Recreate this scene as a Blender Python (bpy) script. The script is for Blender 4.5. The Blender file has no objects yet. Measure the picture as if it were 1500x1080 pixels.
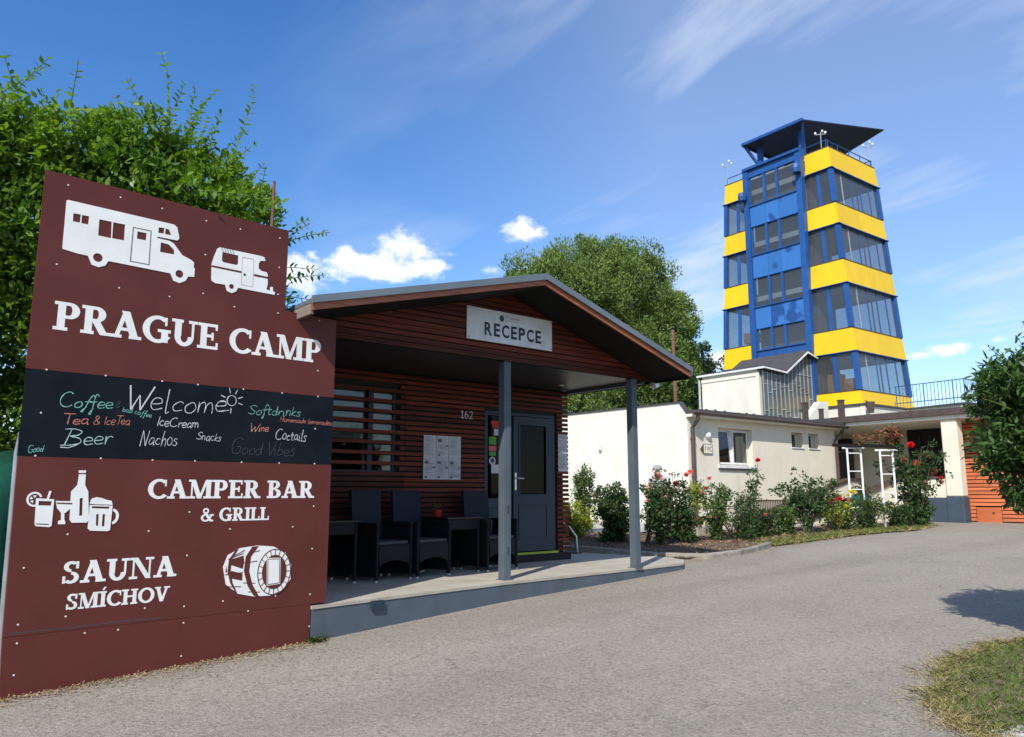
import bpy, bmesh, math, random
import numpy as np
from mathutils import Vector, Matrix
from mathutils.geometry import tessellate_polygon
R = math.radians
C = bpy.context.scene.collection
SC = bpy.context.scene

# ---------------------------------------------------------------- camera, sky, sun, exposure
FW = R(53.3)                       # the camera looks along this heading (from +X)
F2 = (math.cos(FW), math.sin(FW)); R2 = (math.sin(FW), -math.cos(FW))
PITCH = math.atan(182 / 1120)
cam = bpy.data.cameras.new('camera'); cam.sensor_width = 36; cam.lens = 1120 / 1500 * 36
cam.clip_start = .05; cam.clip_end = 3000
co = bpy.data.objects.new('camera', cam); C.objects.link(co)
co.location = (0, 0, 1.5); co.rotation_euler = (R(90) + PITCH, 0, FW - R(90))
SC.camera = co
SUN_AZ = R(32.7 + 180)             # direction towards the sun, from +X
SUN_EL = R(41)
sl = bpy.data.lights.new('sun', 'SUN'); sl.energy = 4.4; sl.angle = R(.53); sl.color = (1, .955, .88)
so = bpy.data.objects.new('sun', sl); C.objects.link(so)
sv = Vector((math.cos(SUN_AZ) * math.cos(SUN_EL), math.sin(SUN_AZ) * math.cos(SUN_EL), math.sin(SUN_EL)))
so.rotation_euler = sv.to_track_quat('Z', 'Y').to_euler(); so.location = sv * 60
SC.view_settings.view_transform = 'Standard'; SC.view_settings.look = 'None'
SC.view_settings.exposure = 0.30; SC.view_settings.gamma = 1
SC.view_settings.use_curve_mapping = False
SC.cycles.max_bounces = 6; SC.cycles.transparent_max_bounces = 24; SC.cycles.caustics_reflective = False

def pixdir(px, py):                # a heading and elevation for the clouds
    u = (px - 750) / 1120; v = (540 - py) / 1120
    f = math.cos(PITCH) - v * math.sin(PITCH); up = math.sin(PITCH) + v * math.cos(PITCH)
    x, y = F2[0] * f + R2[0] * u, F2[1] * f + R2[1] * u
    return math.atan2(y, x), math.atan2(up, math.hypot(x, y))

def make_world():
    w = bpy.data.worlds.new('World'); SC.world = w; w.use_nodes = True
    nt = w.node_tree; N = nt.nodes; L = nt.links; N.clear()
    def nd(t, **k):
        n = N.new(t)
        for a, b in k.items(): setattr(n, a, b)
        return n
    def m(op, a, b=None, c=None, clamp=False):
        n = nd('ShaderNodeMath', operation=op, use_clamp=clamp)
        for i, q in enumerate((a, b, c)):
            if q is None: continue
            if isinstance(q, (int, float)): n.inputs[i].default_value = q
            else: L.new(q, n.inputs[i])
        return n.outputs[0]
    sky = nd('ShaderNodeTexSky', sky_type='NISHITA', sun_disc=False)
    sky.sun_elevation = SUN_EL
    sky.sun_rotation = math.atan2(sv.x, sv.y)
    sky.air_density = 1.0; sky.dust_density = .35; sky.ozone_density = 2.2; sky.altitude = 200
    hs = nd('ShaderNodeHueSaturation'); hs.inputs['Saturation'].default_value = 1.30
    hs.inputs['Hue'].default_value = .507
    hs.inputs['Value'].default_value = 1.3
    L.new(sky.outputs[0], hs.inputs['Color'])
    tc = nd('ShaderNodeTexCoord'); sep = nd('ShaderNodeSeparateXYZ'); L.new(tc.outputs['Generated'], sep.inputs[0])
    X, Y, Z = sep.outputs
    az = m('ARCTAN2', Y, X)
    el = m('ARCSINE', Z)
    # high thin cirrus: noise on a flat cloud deck, stretched along one heading
    zc = m('ADD', m('MAXIMUM', Z, 0.0), .12)
    cx = m('DIVIDE', X, zc); cy = m('DIVIDE', Y, zc)
    cb = nd('ShaderNodeCombineXYZ'); L.new(cx, cb.inputs[0]); L.new(cy, cb.inputs[1])
    mp = nd('ShaderNodeMapping'); mp.inputs['Rotation'].default_value = (0, 0, R(4)); mp.inputs['Scale'].default_value = (2.7, .85, 1)
    L.new(cb.outputs[0], mp.inputs[0])
    n1 = nd('ShaderNodeTexNoise'); n1.inputs['Scale'].default_value = 1.25; n1.inputs['Detail'].default_value = 9
    n1.inputs['Roughness'].default_value = .55; n1.inputs['Distortion'].default_value = .55
    L.new(mp.outputs[0], n1.inputs['Vector'])
    n2 = nd('ShaderNodeTexNoise'); n2.inputs['Scale'].default_value = 1.1; n2.inputs['Detail'].default_value = 3
    L.new(cb.outputs[0], n2.inputs['Vector'])
    # the thin veil is thicker towards the right of the tower heading
    side = m('MULTIPLY_ADD', m('SUBTRACT', R(58), az), 1.7, .52, clamp=True)
    c1 = m('MULTIPLY', m('SUBTRACT', n1.outputs[0], .37), 3.2, clamp=True)
    c2 = m('MULTIPLY', m('SUBTRACT', n2.outputs[0], .31), 3.6, clamp=True)
    cir = m('MULTIPLY', m('MULTIPLY', c1, c2), m('MULTIPLY', side, .78), clamp=True)
    cir = m('MAXIMUM', cir, m('MULTIPLY', m('MULTIPLY', side, side), .22))
    # low cumulus
    n3 = nd('ShaderNodeTexNoise'); n3.inputs['Scale'].default_value = 17; n3.inputs['Detail'].default_value = 8; n3.inputs['Roughness'].default_value = .6
    mp3 = nd('ShaderNodeMapping'); mp3.inputs['Scale'].default_value = (1, 1, 1.5); L.new(tc.outputs['Generated'], mp3.inputs[0]); L.new(mp3.outputs[0], n3.inputs['Vector'])
    nz = m('MULTIPLY', m('SUBTRACT', n3.outputs[0], .5), 4.2)
    cum = None
    for px, py, rx, ry, k in [(585, 355, 90, 46, 1), (520, 385, 80, 38, 1), (440, 412, 60, 42, 1), (560, 400, 130, 22, .9), (620, 392, 60, 22, .9), (765, 340, 38, 26, .85), (712, 396, 50, 14, .7),
                              (1395, 512, 72, 15, 1), (1350, 520, 40, 10, .8), (1462, 498, 26, 9, .6), (1048, 530, 34, 22, .9), (1480, 560, 60, 18, .5),
                              (180, 470, 90, 40, 1), (-200, 430, 160, 50, 1), (1750, 480, 150, 40, 1), (2100, 420, 200, 60, 1), (660, 372, 40, 10, .6)]:
        a0, e0 = pixdir(px, py)
        da = m('DIVIDE', m('SUBTRACT', az, a0), rx / 1150.); de = m('DIVIDE', m('SUBTRACT', el, e0), ry / 1150.)
        d = m('SQRT', m('ADD', m('MULTIPLY', da, da), m('MULTIPLY', de, de)))
        v = m('MULTIPLY', m('SUBTRACT', m('ADD', 1.0, nz), m('MULTIPLY', d, 1.35)), 1.1, clamp=True)
        v = m('MULTIPLY', v, k)
        cum = v if cum is None else m('MAXIMUM', cum, v)
    mr = nd('ShaderNodeMapRange', interpolation_type='SMOOTHSTEP'); L.new(cum, mr.inputs[0])
    mr.inputs[1].default_value = 0.05; mr.inputs[2].default_value = .95; mr.inputs[4].default_value = .93
    mx = nd('ShaderNodeMix', data_type='RGBA'); L.new(cir, mx.inputs['Factor']); L.new(hs.outputs[0], mx.inputs['A'])
    mx.inputs['B'].default_value = (5.4, 6.0, 7.0, 1)
    mx2 = nd('ShaderNodeMix', data_type='RGBA'); L.new(mr.outputs[0], mx2.inputs['Factor']); L.new(mx.outputs['Result'], mx2.inputs['A'])
    cc = nd('ShaderNodeMix', data_type='RGBA'); L.new(m('MULTIPLY_ADD', nz, .45, .6, clamp=True), cc.inputs['Factor'])
    cc.inputs['A'].default_value = (4.9, 5.6, 6.7, 1); cc.inputs['B'].default_value = (8.2, 8.4, 8.7, 1)
    L.new(cc.outputs['Result'], mx2.inputs['B'])
    bg = nd('ShaderNodeBackground'); bg.inputs['Strength'].default_value = .125
    L.new(mx2.outputs['Result'], bg.inputs['Color'])
    out = nd('ShaderNodeOutputWorld'); L.new(bg.outputs[0], out.inputs[0])
make_world()

# ---------------------------------------------------------------- materials
def _nt(name):
    m = bpy.data.materials.new(name); m.use_nodes = True
    return m, m.node_tree.nodes, m.node_tree.links, m.node_tree.nodes['Principled BSDF']
def setbump(N, L, b, src, strength, dist):
    bp = N.new('ShaderNodeBump'); bp.inputs['Strength'].default_value = strength; bp.inputs['Distance'].default_value = dist
    L.new(src, bp.inputs['Height']); L.new(bp.outputs[0], b.inputs['Normal'])
def mat(name, c, c2=None, rough=.6, scale=6, stretch=(1, 1, 1), bump=.15, bscale=None, dist=.004, rand=0., metal=0., spec=.5, detail=6, lo=.35, hi=.65, dirt=0., coat=0):
    m, N, L, b = _nt(name)
    c2 = c2 or tuple(x * .8 for x in c)
    tc = N.new('ShaderNodeTexCoord'); mp = N.new('ShaderNodeMapping'); mp.inputs['Scale'].default_value = stretch
    L.new(tc.outputs['Object'], mp.inputs[0])
    oi = N.new('ShaderNodeObjectInfo')
    if rand:
        ad = N.new('ShaderNodeVectorMath'); ad.operation = 'ADD'; ml = N.new('ShaderNodeMath'); ml.operation = 'MULTIPLY'
        L.new(oi.outputs['Random'], ml.inputs[0]); ml.inputs[1].default_value = 37
        cb = N.new('ShaderNodeCombineXYZ'); [L.new(ml.outputs[0], cb.inputs[i]) for i in range(3)]
        L.new(mp.outputs[0], ad.inputs[0]); L.new(cb.outputs[0], ad.inputs[1]); vec = ad.outputs[0]
    else: vec = mp.outputs[0]
    n = N.new('ShaderNodeTexNoise'); n.inputs['Scale'].default_value = scale; n.inputs['Detail'].default_value = detail; L.new(vec, n.inputs['Vector'])
    mr = N.new('ShaderNodeMapRange'); mr.inputs[1].default_value = lo; mr.inputs[2].default_value = hi; L.new(n.outputs[0], mr.inputs[0])
    mx = N.new('ShaderNodeMix'); mx.data_type = 'RGBA'; L.new(mr.outputs[0], mx.inputs['Factor'])
    mx.inputs['A'].default_value = (*c, 1); mx.inputs['B'].default_value = (*c2, 1)
    col = mx.outputs['Result']
    if dirt:
        n4 = N.new('ShaderNodeTexNoise'); n4.inputs['Scale'].default_value = 1.3; n4.inputs['Detail'].default_value = 8; n4.inputs['Roughness'].default_value = .7
        mp4 = N.new('ShaderNodeMapping'); mp4.inputs['Scale'].default_value = (1.4, 1.4, .5); L.new(tc.outputs['Object'], mp4.inputs[0]); L.new(mp4.outputs[0], n4.inputs['Vector'])
        m4 = N.new('ShaderNodeMapRange'); m4.inputs[1].default_value = .5; m4.inputs[2].default_value = .75; m4.inputs[4].default_value = dirt; L.new(n4.outputs[0], m4.inputs[0])
        x4 = N.new('ShaderNodeMix'); x4.data_type = 'RGBA'; L.new(m4.outputs[0], x4.inputs['Factor']); L.new(col, x4.inputs['A'])
        x4.inputs['B'].default_value = (c[0] * .5, c[1] * .46, c[2] * .38, 1); col = x4.outputs['Result']
    if rand:
        hsv = N.new('ShaderNodeHueSaturation'); L.new(col, hsv.inputs['Color'])
        r = N.new('ShaderNodeMapRange'); L.new(oi.outputs['Random'], r.inputs[0]); r.inputs[3].default_value = 1 - rand; r.inputs[4].default_value = 1 + rand
        L.new(r.outputs[0], hsv.inputs['Value']); col = hsv.outputs[0]
    L.new(col, b.inputs['Base Color'])
    b.inputs['Roughness'].default_value = rough; b.inputs['Metallic'].default_value = metal; b.inputs['Specular IOR Level'].default_value = spec
    b.inputs['Coat Weight'].default_value = coat
    if bump:
        n2 = N.new('ShaderNodeTexNoise'); n2.inputs['Scale'].default_value = bscale or scale * 4; n2.inputs['Detail'].default_value = 5; L.new(vec, n2.inputs['Vector'])
        setbump(N, L, b, n2.outputs[0], bump, dist)
    return m
def leafmat(name, c, c2, trans=.35, rough=.5, big=1.0):
    m, N, L, b = _nt(name)
    g = N.new('ShaderNodeNewGeometry'); mx = N.new('ShaderNodeMix'); mx.data_type = 'RGBA'
    tc = N.new('ShaderNodeTexCoord'); n = N.new('ShaderNodeTexNoise'); n.inputs['Scale'].default_value = big; n.inputs['Detail'].default_value = 2; L.new(tc.outputs['Object'], n.inputs['Vector'])
    a = N.new('ShaderNodeMath'); a.operation = 'MULTIPLY_ADD'; L.new(n.outputs[0], a.inputs[0]); a.inputs[1].default_value = 1.6; a.inputs[2].default_value = -.8
    a2 = N.new('ShaderNodeMath'); a2.operation = 'MULTIPLY_ADD'; L.new(g.outputs['Random Per Island'], a2.inputs[0]); a2.inputs[1].default_value = .8; a2.use_clamp = True
    L.new(a.outputs[0], a2.inputs[2]); L.new(a2.outputs[0], mx.inputs['Factor'])
    mx.inputs['A'].default_value = (*c, 1); mx.inputs['B'].default_value = (*c2, 1)
    L.new(mx.outputs['Result'], b.inputs['Base Color']); b.inputs['Roughness'].default_value = rough; b.inputs['Specular IOR Level'].default_value = .35
    t = N.new('ShaderNodeBsdfTranslucent'); hs = N.new('ShaderNodeHueSaturation'); hs.inputs['Value'].default_value = 1.5; hs.inputs['Saturation'].default_value = 1.1
    L.new(mx.outputs['Result'], hs.inputs['Color']); L.new(hs.outputs[0], t.inputs['Color'])
    ms = N.new('ShaderNodeMixShader'); ms.inputs[0].default_value = trans
    L.new(b.outputs[0], ms.inputs[1]); L.new(t.outputs[0], ms.inputs[2]); L.new(ms.outputs[0], N['Material Output'].inputs['Surface'])
    return m
def glassmat(name, tint=(.7, .75, .75), ior=1.5, rough=.02, dust=0):
    m, N, L, b = _nt(name)
    t = N.new('ShaderNodeBsdfTransparent'); t.inputs[0].default_value = (*tint, 1)
    g = N.new('ShaderNodeBsdfGlossy'); g.inputs['Roughness'].default_value = rough; g.inputs['Color'].default_value = (.9, .93, .95, 1)
    f = N.new('ShaderNodeFresnel'); f.inputs[0].default_value = ior
    gm = N.new('ShaderNodeNewGeometry'); iv = N.new('ShaderNodeMath'); iv.operation = 'SUBTRACT'; iv.inputs[0].default_value = 1; L.new(gm.outputs['Backfacing'], iv.inputs[1])
    fm_ = N.new('ShaderNodeMath'); fm_.operation = 'MULTIPLY'; L.new(f.outputs[0], fm_.inputs[0]); L.new(iv.outputs[0], fm_.inputs[1])   # reflect once per pane
    ms = N.new('ShaderNodeMixShader'); L.new(fm_.outputs[0], ms.inputs[0]); L.new(t.outputs[0], ms.inputs[1]); L.new(g.outputs[0], ms.inputs[2])
    out = ms.outputs[0]
    if dust:                       # a thin film of dust on the panes
        df = N.new('ShaderNodeBsdfDiffuse'); df.inputs[0].default_value = (.5, .5, .48, 1); m2 = N.new('ShaderNodeMixShader'); m2.inputs[0].default_value = dust
        L.new(out, m2.inputs[1]); L.new(df.outputs[0], m2.inputs[2]); out = m2.outputs[0]
    L.new(out, N['Material Output'].inputs['Surface'])
    return m
def asphalt():
    m, N, L, b = _nt('asphalt')
    tc = N.new('ShaderNodeTexCoord')
    def noise(s, d=4, r=.6):
        n = N.new('ShaderNodeTexNoise'); n.inputs['Scale'].default_value = s; n.inputs['Detail'].default_value = d; n.inputs['Roughness'].default_value = r
        L.new(tc.outputs['Object'], n.inputs['Vector']); return n.outputs[0]
    def mr(src, a, b_, c=0, d=1):
        q = N.new('ShaderNodeMapRange'); L.new(src, q.inputs[0])
        for i, v in enumerate((a, b_, c, d)): q.inputs[i + 1].default_value = v
        return q.outputs[0]
    def mix(f, A, B):
        q = N.new('ShaderNodeMix'); q.data_type = 'RGBA'; L.new(f, q.inputs['Factor'])
        for s, v in (('A', A), ('B', B)):
            if isinstance(v, tuple): q.inputs[s].default_value = (*v, 1)
            else: L.new(v, q.inputs[s])
        return q.outputs['Result']
    c = mix(mr(noise(.35, 6), .35, .65), (.262, .232, .184), (.310, .275, .222))
    c = mix(mr(noise(.9, 8, .7), .55, .75, 0, .6), c, (.16, .148, .132))
    v = N.new('ShaderNodeTexVoronoi'); v.inputs['Scale'].default_value = 95; L.new(tc.outputs['Object'], v.inputs['Vector'])
    sp = N.new('ShaderNodeSeparateColor'); L.new(v.outputs['Color'], sp.inputs[0])
    c = mix(mr(sp.outputs[0], .58, .92, 0, .6), c, (.44, .40, .335))
    c = mix(mr(sp.outputs[1], .58, .92, 0, .55), c, (.10, .09, .075))
    v2 = N.new('ShaderNodeTexVoronoi'); v2.inputs['Scale'].default_value = 42; L.new(tc.outputs['Object'], v2.inputs['Vector'])
    s2 = N.new('ShaderNodeSeparateColor'); L.new(v2.outputs['Color'], s2.inputs[0])
    c = mix(mr(s2.outputs[2], .75, .95, 0, .35), c, (.40, .36, .29)); c = mix(mr(s2.outputs[1], .8, .95, 0, .4), c, (.11, .10, .08))
    wv = N.new('ShaderNodeVectorMath'); wv.operation = 'ADD'; nv = N.new('ShaderNodeTexNoise'); nv.inputs['Scale'].default_value = 1.4; nv.inputs['Detail'].default_value = 6
    L.new(tc.outputs['Object'], nv.inputs['Vector']); L.new(tc.outputs['Object'], wv.inputs[0]); L.new(nv.outputs['Color'], wv.inputs[1])
    vc = N.new('ShaderNodeTexVoronoi'); vc.feature = 'DISTANCE_TO_EDGE'; vc.inputs['Scale'].default_value = .42; L.new(wv.outputs[0], vc.inputs['Vector'])
    ck = N.new('ShaderNodeMath'); ck.operation = 'MULTIPLY'; L.new(mr(vc.outputs['Distance'], .0, .006, 1, 0), ck.inputs[0]); L.new(mr(noise(.5, 3), .48, .6, 0, .6), ck.inputs[1])
    c = mix(ck.outputs[0], c, (.07, .06, .05))
    # faint tyre tracks along the drive and pale dust between them
    mpt = N.new('ShaderNodeMapping'); mpt.inputs['Rotation'].default_value = (0, 0, R(-40)); mpt.inputs['Scale'].default_value = (.10, 1.1, 1); L.new(tc.outputs['Object'], mpt.inputs[0])
    nt_ = N.new('ShaderNodeTexNoise'); nt_.inputs['Scale'].default_value = 1; nt_.inputs['Detail'].default_value = 5; nt_.inputs['Distortion'].default_value = .5; L.new(mpt.outputs[0], nt_.inputs['Vector'])
    c = mix(mr(nt_.outputs[0], .48, .62, 0, .20), c, (.17, .152, .122)); c = mix(mr(nt_.outputs[0], .46, .32, 0, .22), c, (.36, .325, .265))
    L.new(c, b.inputs['Base Color']); b.inputs['Roughness'].default_value = .9; b.inputs['Specular IOR Level'].default_value = .25
    ad = N.new('ShaderNodeMath'); ad.operation = 'ADD'; L.new(v.outputs['Distance'], ad.inputs[0]); L.new(noise(9, 6), ad.inputs[1])
    setbump(N, L, b, ad.outputs[0], .7, .006)
    return m
M = {}
M['asphalt'] = asphalt()
M['soil'] = mat('soil', (.20, .145, .10), (.10, .07, .045), rough=.95, scale=9, bump=.8, dist=.02)
M['ground'] = mat('ground', (.12, .11, .06), (.08, .10, .035), rough=.95, scale=.7, bump=.4, dist=.02)
M['concrete'] = mat('concrete', (.46, .42, .345), (.37, .335, .27), rough=.85, scale=2.5, bump=.3, bscale=60, dirt=.5)
M['kerb'] = mat('kerb', (.34, .315, .26), (.22, .20, .16), rough=.9, scale=5, bump=.5, bscale=50, rand=.12)
M['bluegrey'] = mat('blue_grey_paint', (.090, .116, .138), (.074, .097, .118), rough=.6, spec=.3, scale=3, bump=.12, dirt=.5)
M['plinthblue'] = mat('plinth_blue', (.052, .075, .098), (.045, .066, .088), rough=.6, spec=.3, bump=.1, dirt=.3)
M['bluegrey2'] = mat('door_paint', (.026, .046, .066), (.022, .040, .058), rough=.45, spec=.3, scale=3, bump=.04)
M['sign'] = mat('maroon_panel', (.116, .029, .023), (.100, .025, .019), spec=.22, rough=.45, scale=2, bump=.03, bscale=4, dist=.003, rand=.05, dirt=.22)
M['chalk'] = mat('blackboard', (.005, .009, .014), (.010, .014, .019), spec=.08, rough=.7, scale=3, bump=.02)
M['white'] = mat('white_lettering', (.80, .80, .77), (.74, .74, .70), rough=.5, scale=5, bump=.02)
M['alu'] = mat('pale_metal', (.62, .64, .64), rough=.35, metal=.6, bump=.05)
M['ink'] = mat('grey_print', (.06, .07, .09), rough=.6, bump=0)
M['screw'] = mat('screw', (.75, .70, .66), rough=.35, bump=0)
M['slat'] = mat('stained_wood', (.135, .024, .010), (.064, .012, .005), spec=.25, rough=.6, scale=3, stretch=(.5, 6, 14), bump=.25, bscale=9, rand=.42)
M['fascia'] = mat('fascia_wood', (.36, .115, .045), (.24, .07, .03), rough=.5, scale=3, stretch=(.5, 6, 14), bump=.2)
M['greywood'] = mat('grey_wood', (.24, .205, .165), (.15, .125, .10), rough=.8, scale=3, stretch=(4, .5, 14), bump=.3)
M['roofmetal'] = mat('roof_sheet', (.155, .185, .21), (.125, .15, .175), rough=.45, metal=.15, scale=1.5, bump=.08)
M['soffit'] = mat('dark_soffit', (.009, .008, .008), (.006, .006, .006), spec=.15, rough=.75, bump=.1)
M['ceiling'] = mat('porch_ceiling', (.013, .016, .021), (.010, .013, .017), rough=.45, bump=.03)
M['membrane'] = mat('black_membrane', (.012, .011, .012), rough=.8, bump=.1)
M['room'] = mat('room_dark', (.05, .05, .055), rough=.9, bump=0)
M['orange'] = mat('orange_slat', (.56, .155, .055), (.44, .115, .04), rough=.6, scale=2, stretch=(1, .6, 5), bump=.15, rand=.13)
M['render'] = mat('cream_render', (.72, .67, .54), (.67, .62, .49), rough=.9, scale=1.2, bump=.35, bscale=55, dist=.004, dirt=.30)
M['whitewall'] = mat('white_render', (.74, .715, .61), (.70, .67, .565), rough=.9, scale=1.2, bump=.2, bscale=50, dirt=.26)
M['brown'] = mat('brown_metal', (.085, .058, .045), (.06, .04, .032), rough=.5, scale=6, bump=.1)
M['tar'] = mat('roof_felt', (.07, .068, .068), (.05, .048, .048), rough=.85, bump=.4, scale=5)
M['pvc'] = mat('white_pvc', (.78, .78, .76), rough=.35, bump=0)
M['rust'] = mat('rusty_steel', (.20, .085, .055), (.12, .06, .045), rough=.8, scale=12, bump=.3)
M['yellow'] = mat('yellow_panel', (.80, .52, .004), (.76, .48, .004), rough=.5, scale=1.2, bump=.06, bscale=1.5, dist=.02, rand=.05, dirt=.22)
M['blue'] = mat('blue_panel', (.034, .150, .42), (.014, .062, .22), rough=.45, scale=1.1, bump=.05, rand=.10, lo=.56, hi=.62)
M['bluesteel'] = mat('blue_steel', (.015, .082, .28), (.012, .064, .22), rough=.45, scale=3, bump=.05, rand=.1)
M['darkblue'] = mat('dark_blue_roof', (.006, .016, .062), (.005, .012, .048), rough=.6, scale=2, bump=.05)
M['slabgrey'] = mat('slab_grey', (.42, .42, .41), (.36, .36, .36), rough=.8, scale=2, bump=.05)
M['coregrey'] = mat('core_grey', (.13, .135, .14), (.10, .105, .11), rough=.8, scale=2, bump=.05)
M['tan'] = mat('tan_board', (.42, .22, .12), rough=.7, bump=.05)
M['wicker'] = mat('black_wicker', (.006, .0065, .009), (.012, .013, .017), spec=.2, rough=.6, scale=60, stretch=(1, 1, 1.8), bump=.8, bscale=70, dist=.004)
M['navy'] = mat('navy_wicker', (.009, .014, .025), (.013, .019, .031), spec=.2, rough=.6, scale=60, bump=.8, bscale=70, dist=.004)
M['cushion'] = mat('grey_cushion', (.06, .06, .07), rough=.9, scale=40, bump=.3)
M['tabletop'] = mat('dark_table_top', (.01, .011, .014), rough=.3, bump=0)
M['paper'] = mat('paper', (.52, .53, .55), (.47, .48, .50), rough=.6, scale=3, bump=.03)
M['print'] = mat('printed_text', (.42, .43, .45), rough=.7, bump=0)
M['printdark'] = mat('printed_picture', (.06, .07, .08), (.2, .2, .2), rough=.7, scale=30, bump=0)
M['signwhite'] = mat('sign_white', (.70, .72, .74), rough=.35, bump=.01)
M['navyink'] = mat('navy_ink', (.012, .025, .05), rough=.5, bump=0)
M['tarp'] = mat('green_tarpaulin', (.02, .13, .085), (.015, .09, .06), rough=.45, scale=3, bump=.4, bscale=5, dist=.03)
M['yellowstrip'] = mat('yellow_green_strip', (.42, .50, .03), rough=.5, bump=0)
M['redp'] = mat('red_paint', (.45, .02, .02), rough=.5, bump=0)
M['greenp'] = mat('green_paint', (.05, .3, .03), rough=.5, bump=0)
M['yelp'] = mat('yellow_paint', (.6, .45, .03), rough=.5, bump=0)
M['pinkp'] = mat('pink_print', (.6, .08, .12), rough=.5, bump=0)
M['chrome'] = mat('steel_handle', (.6, .6, .6), rough=.25, metal=1, bump=0)
M['terracotta'] = mat('terracotta', (.50, .14, .05), rough=.7, bump=.1)
M['teal'] = mat('teal_plastic', (.015, .16, .16), rough=.4, bump=0)
M['bark'] = mat('bark', (.13, .095, .065), (.07, .05, .035), rough=.9, scale=8, stretch=(1, 1, .3), bump=.6, dist=.01)
M['stem'] = mat('woody_stem', (.12, .10, .05), (.08, .07, .035), rough=.8, scale=20, bump=.2)
M['gstem'] = mat('green_stem', (.12, .17, .04), rough=.7, bump=0)
M['leaf_hedge'] = leafmat('leaf_hedge', (.07, .155, .018), (.21, .33, .04), .42, .42, 1.2)
M['leaf_ball'] = leafmat('leaf_globe', (.035, .082, .018), (.085, .155, .038), .28, .33, 1.6)
M['leaf_far'] = leafmat('leaf_round_tree', (.10, .165, .036), (.20, .28, .07), .28, .6, .5)
M['leaf_dark'] = leafmat('leaf_dark', (.018, .045, .018), (.045, .085, .028), .2, .6, .5)
M['leaf_rose'] = leafmat('leaf_rose', (.030, .070, .020), (.075, .12, .035), .3, .4, 3)
M['leaf_lime'] = leafmat('leaf_lime', (.20, .27, .02), (.40, .42, .04), .35, .5, 3)
M['leaf_mid'] = leafmat('leaf_mid', (.06, .115, .025), (.13, .19, .05), .3, .5, 3)
M['leaf_red'] = leafmat('leaf_reddish', (.06, .09, .025), (.36, .08, .05), .3, .5, 3)
M['grass'] = leafmat('grass', (.10, .17, .024), (.26, .32, .07), .35, .6, 2.5)
M['drygrass'] = leafmat('dry_grass', (.50, .41, .20), (.34, .28, .13), .3, .8, 4)
M['litter'] = leafmat('dry_litter', (.40, .29, .17), (.20, .13, .07), .1, .9, 4)
M['chips'] = leafmat('bark_chips', (.34, .21, .12), (.15, .085, .05), .0, .9, 6)
M['stone'] = leafmat('pebble', (.40, .38, .35), (.20, .19, .18), .0, .9, 6)
for n, c in dict(red=(.55, .012, .02), pink=(.75, .10, .16), coral=(.80, .20, .13), yellow=(.82, .66, .05), darkred=(.25, .01, .02), cream=(.7, .62, .45), seed=(.30, .29, .25)).items():
    M['fl_' + n] = leafmat('petal_' + n, c, tuple(min(1, x * 1.25) for x in c), .25, .6, 9)
M['glass'] = glassmat('window_glass', (.62, .66, .66), 1.75)
M['glass_tower'] = glassmat('tower_glass', (.74, .78, .80), 1.6, .015, .06)
M['glass_door'] = glassmat('door_glass', (.25, .27, .27), 1.22)
M['glass_lattice'] = mat('lattice_glass', (.085, .09, .088), (.13, .15, .15), rough=.25, scale=.9, bump=.05)
M['skin'] = mat('skin', (.58, .27, .20), rough=.5, bump=0)
M['hair'] = mat('grey_hair', (.35, .34, .33), rough=.8, bump=.5, bscale=60)
M['shirt'] = mat('pale_shirt', (.55, .56, .60), rough=.85, scale=8, bump=.2)
M['trousers'] = mat('trousers', (.09, .09, .11), rough=.9, bump=.2)
for n, c in dict(mint=(.22, .52, .46), wht=(.62, .64, .66), org=(.70, .24, .16), faint=(.065, .075, .085), mintw=(.45, .62, .58)).items():
    M['ck_' + n] = mat('chalk_' + n, c, tuple(x * .6 for x in c), rough=.9, scale=60, bump=0, lo=.4, hi=.75)

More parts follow.
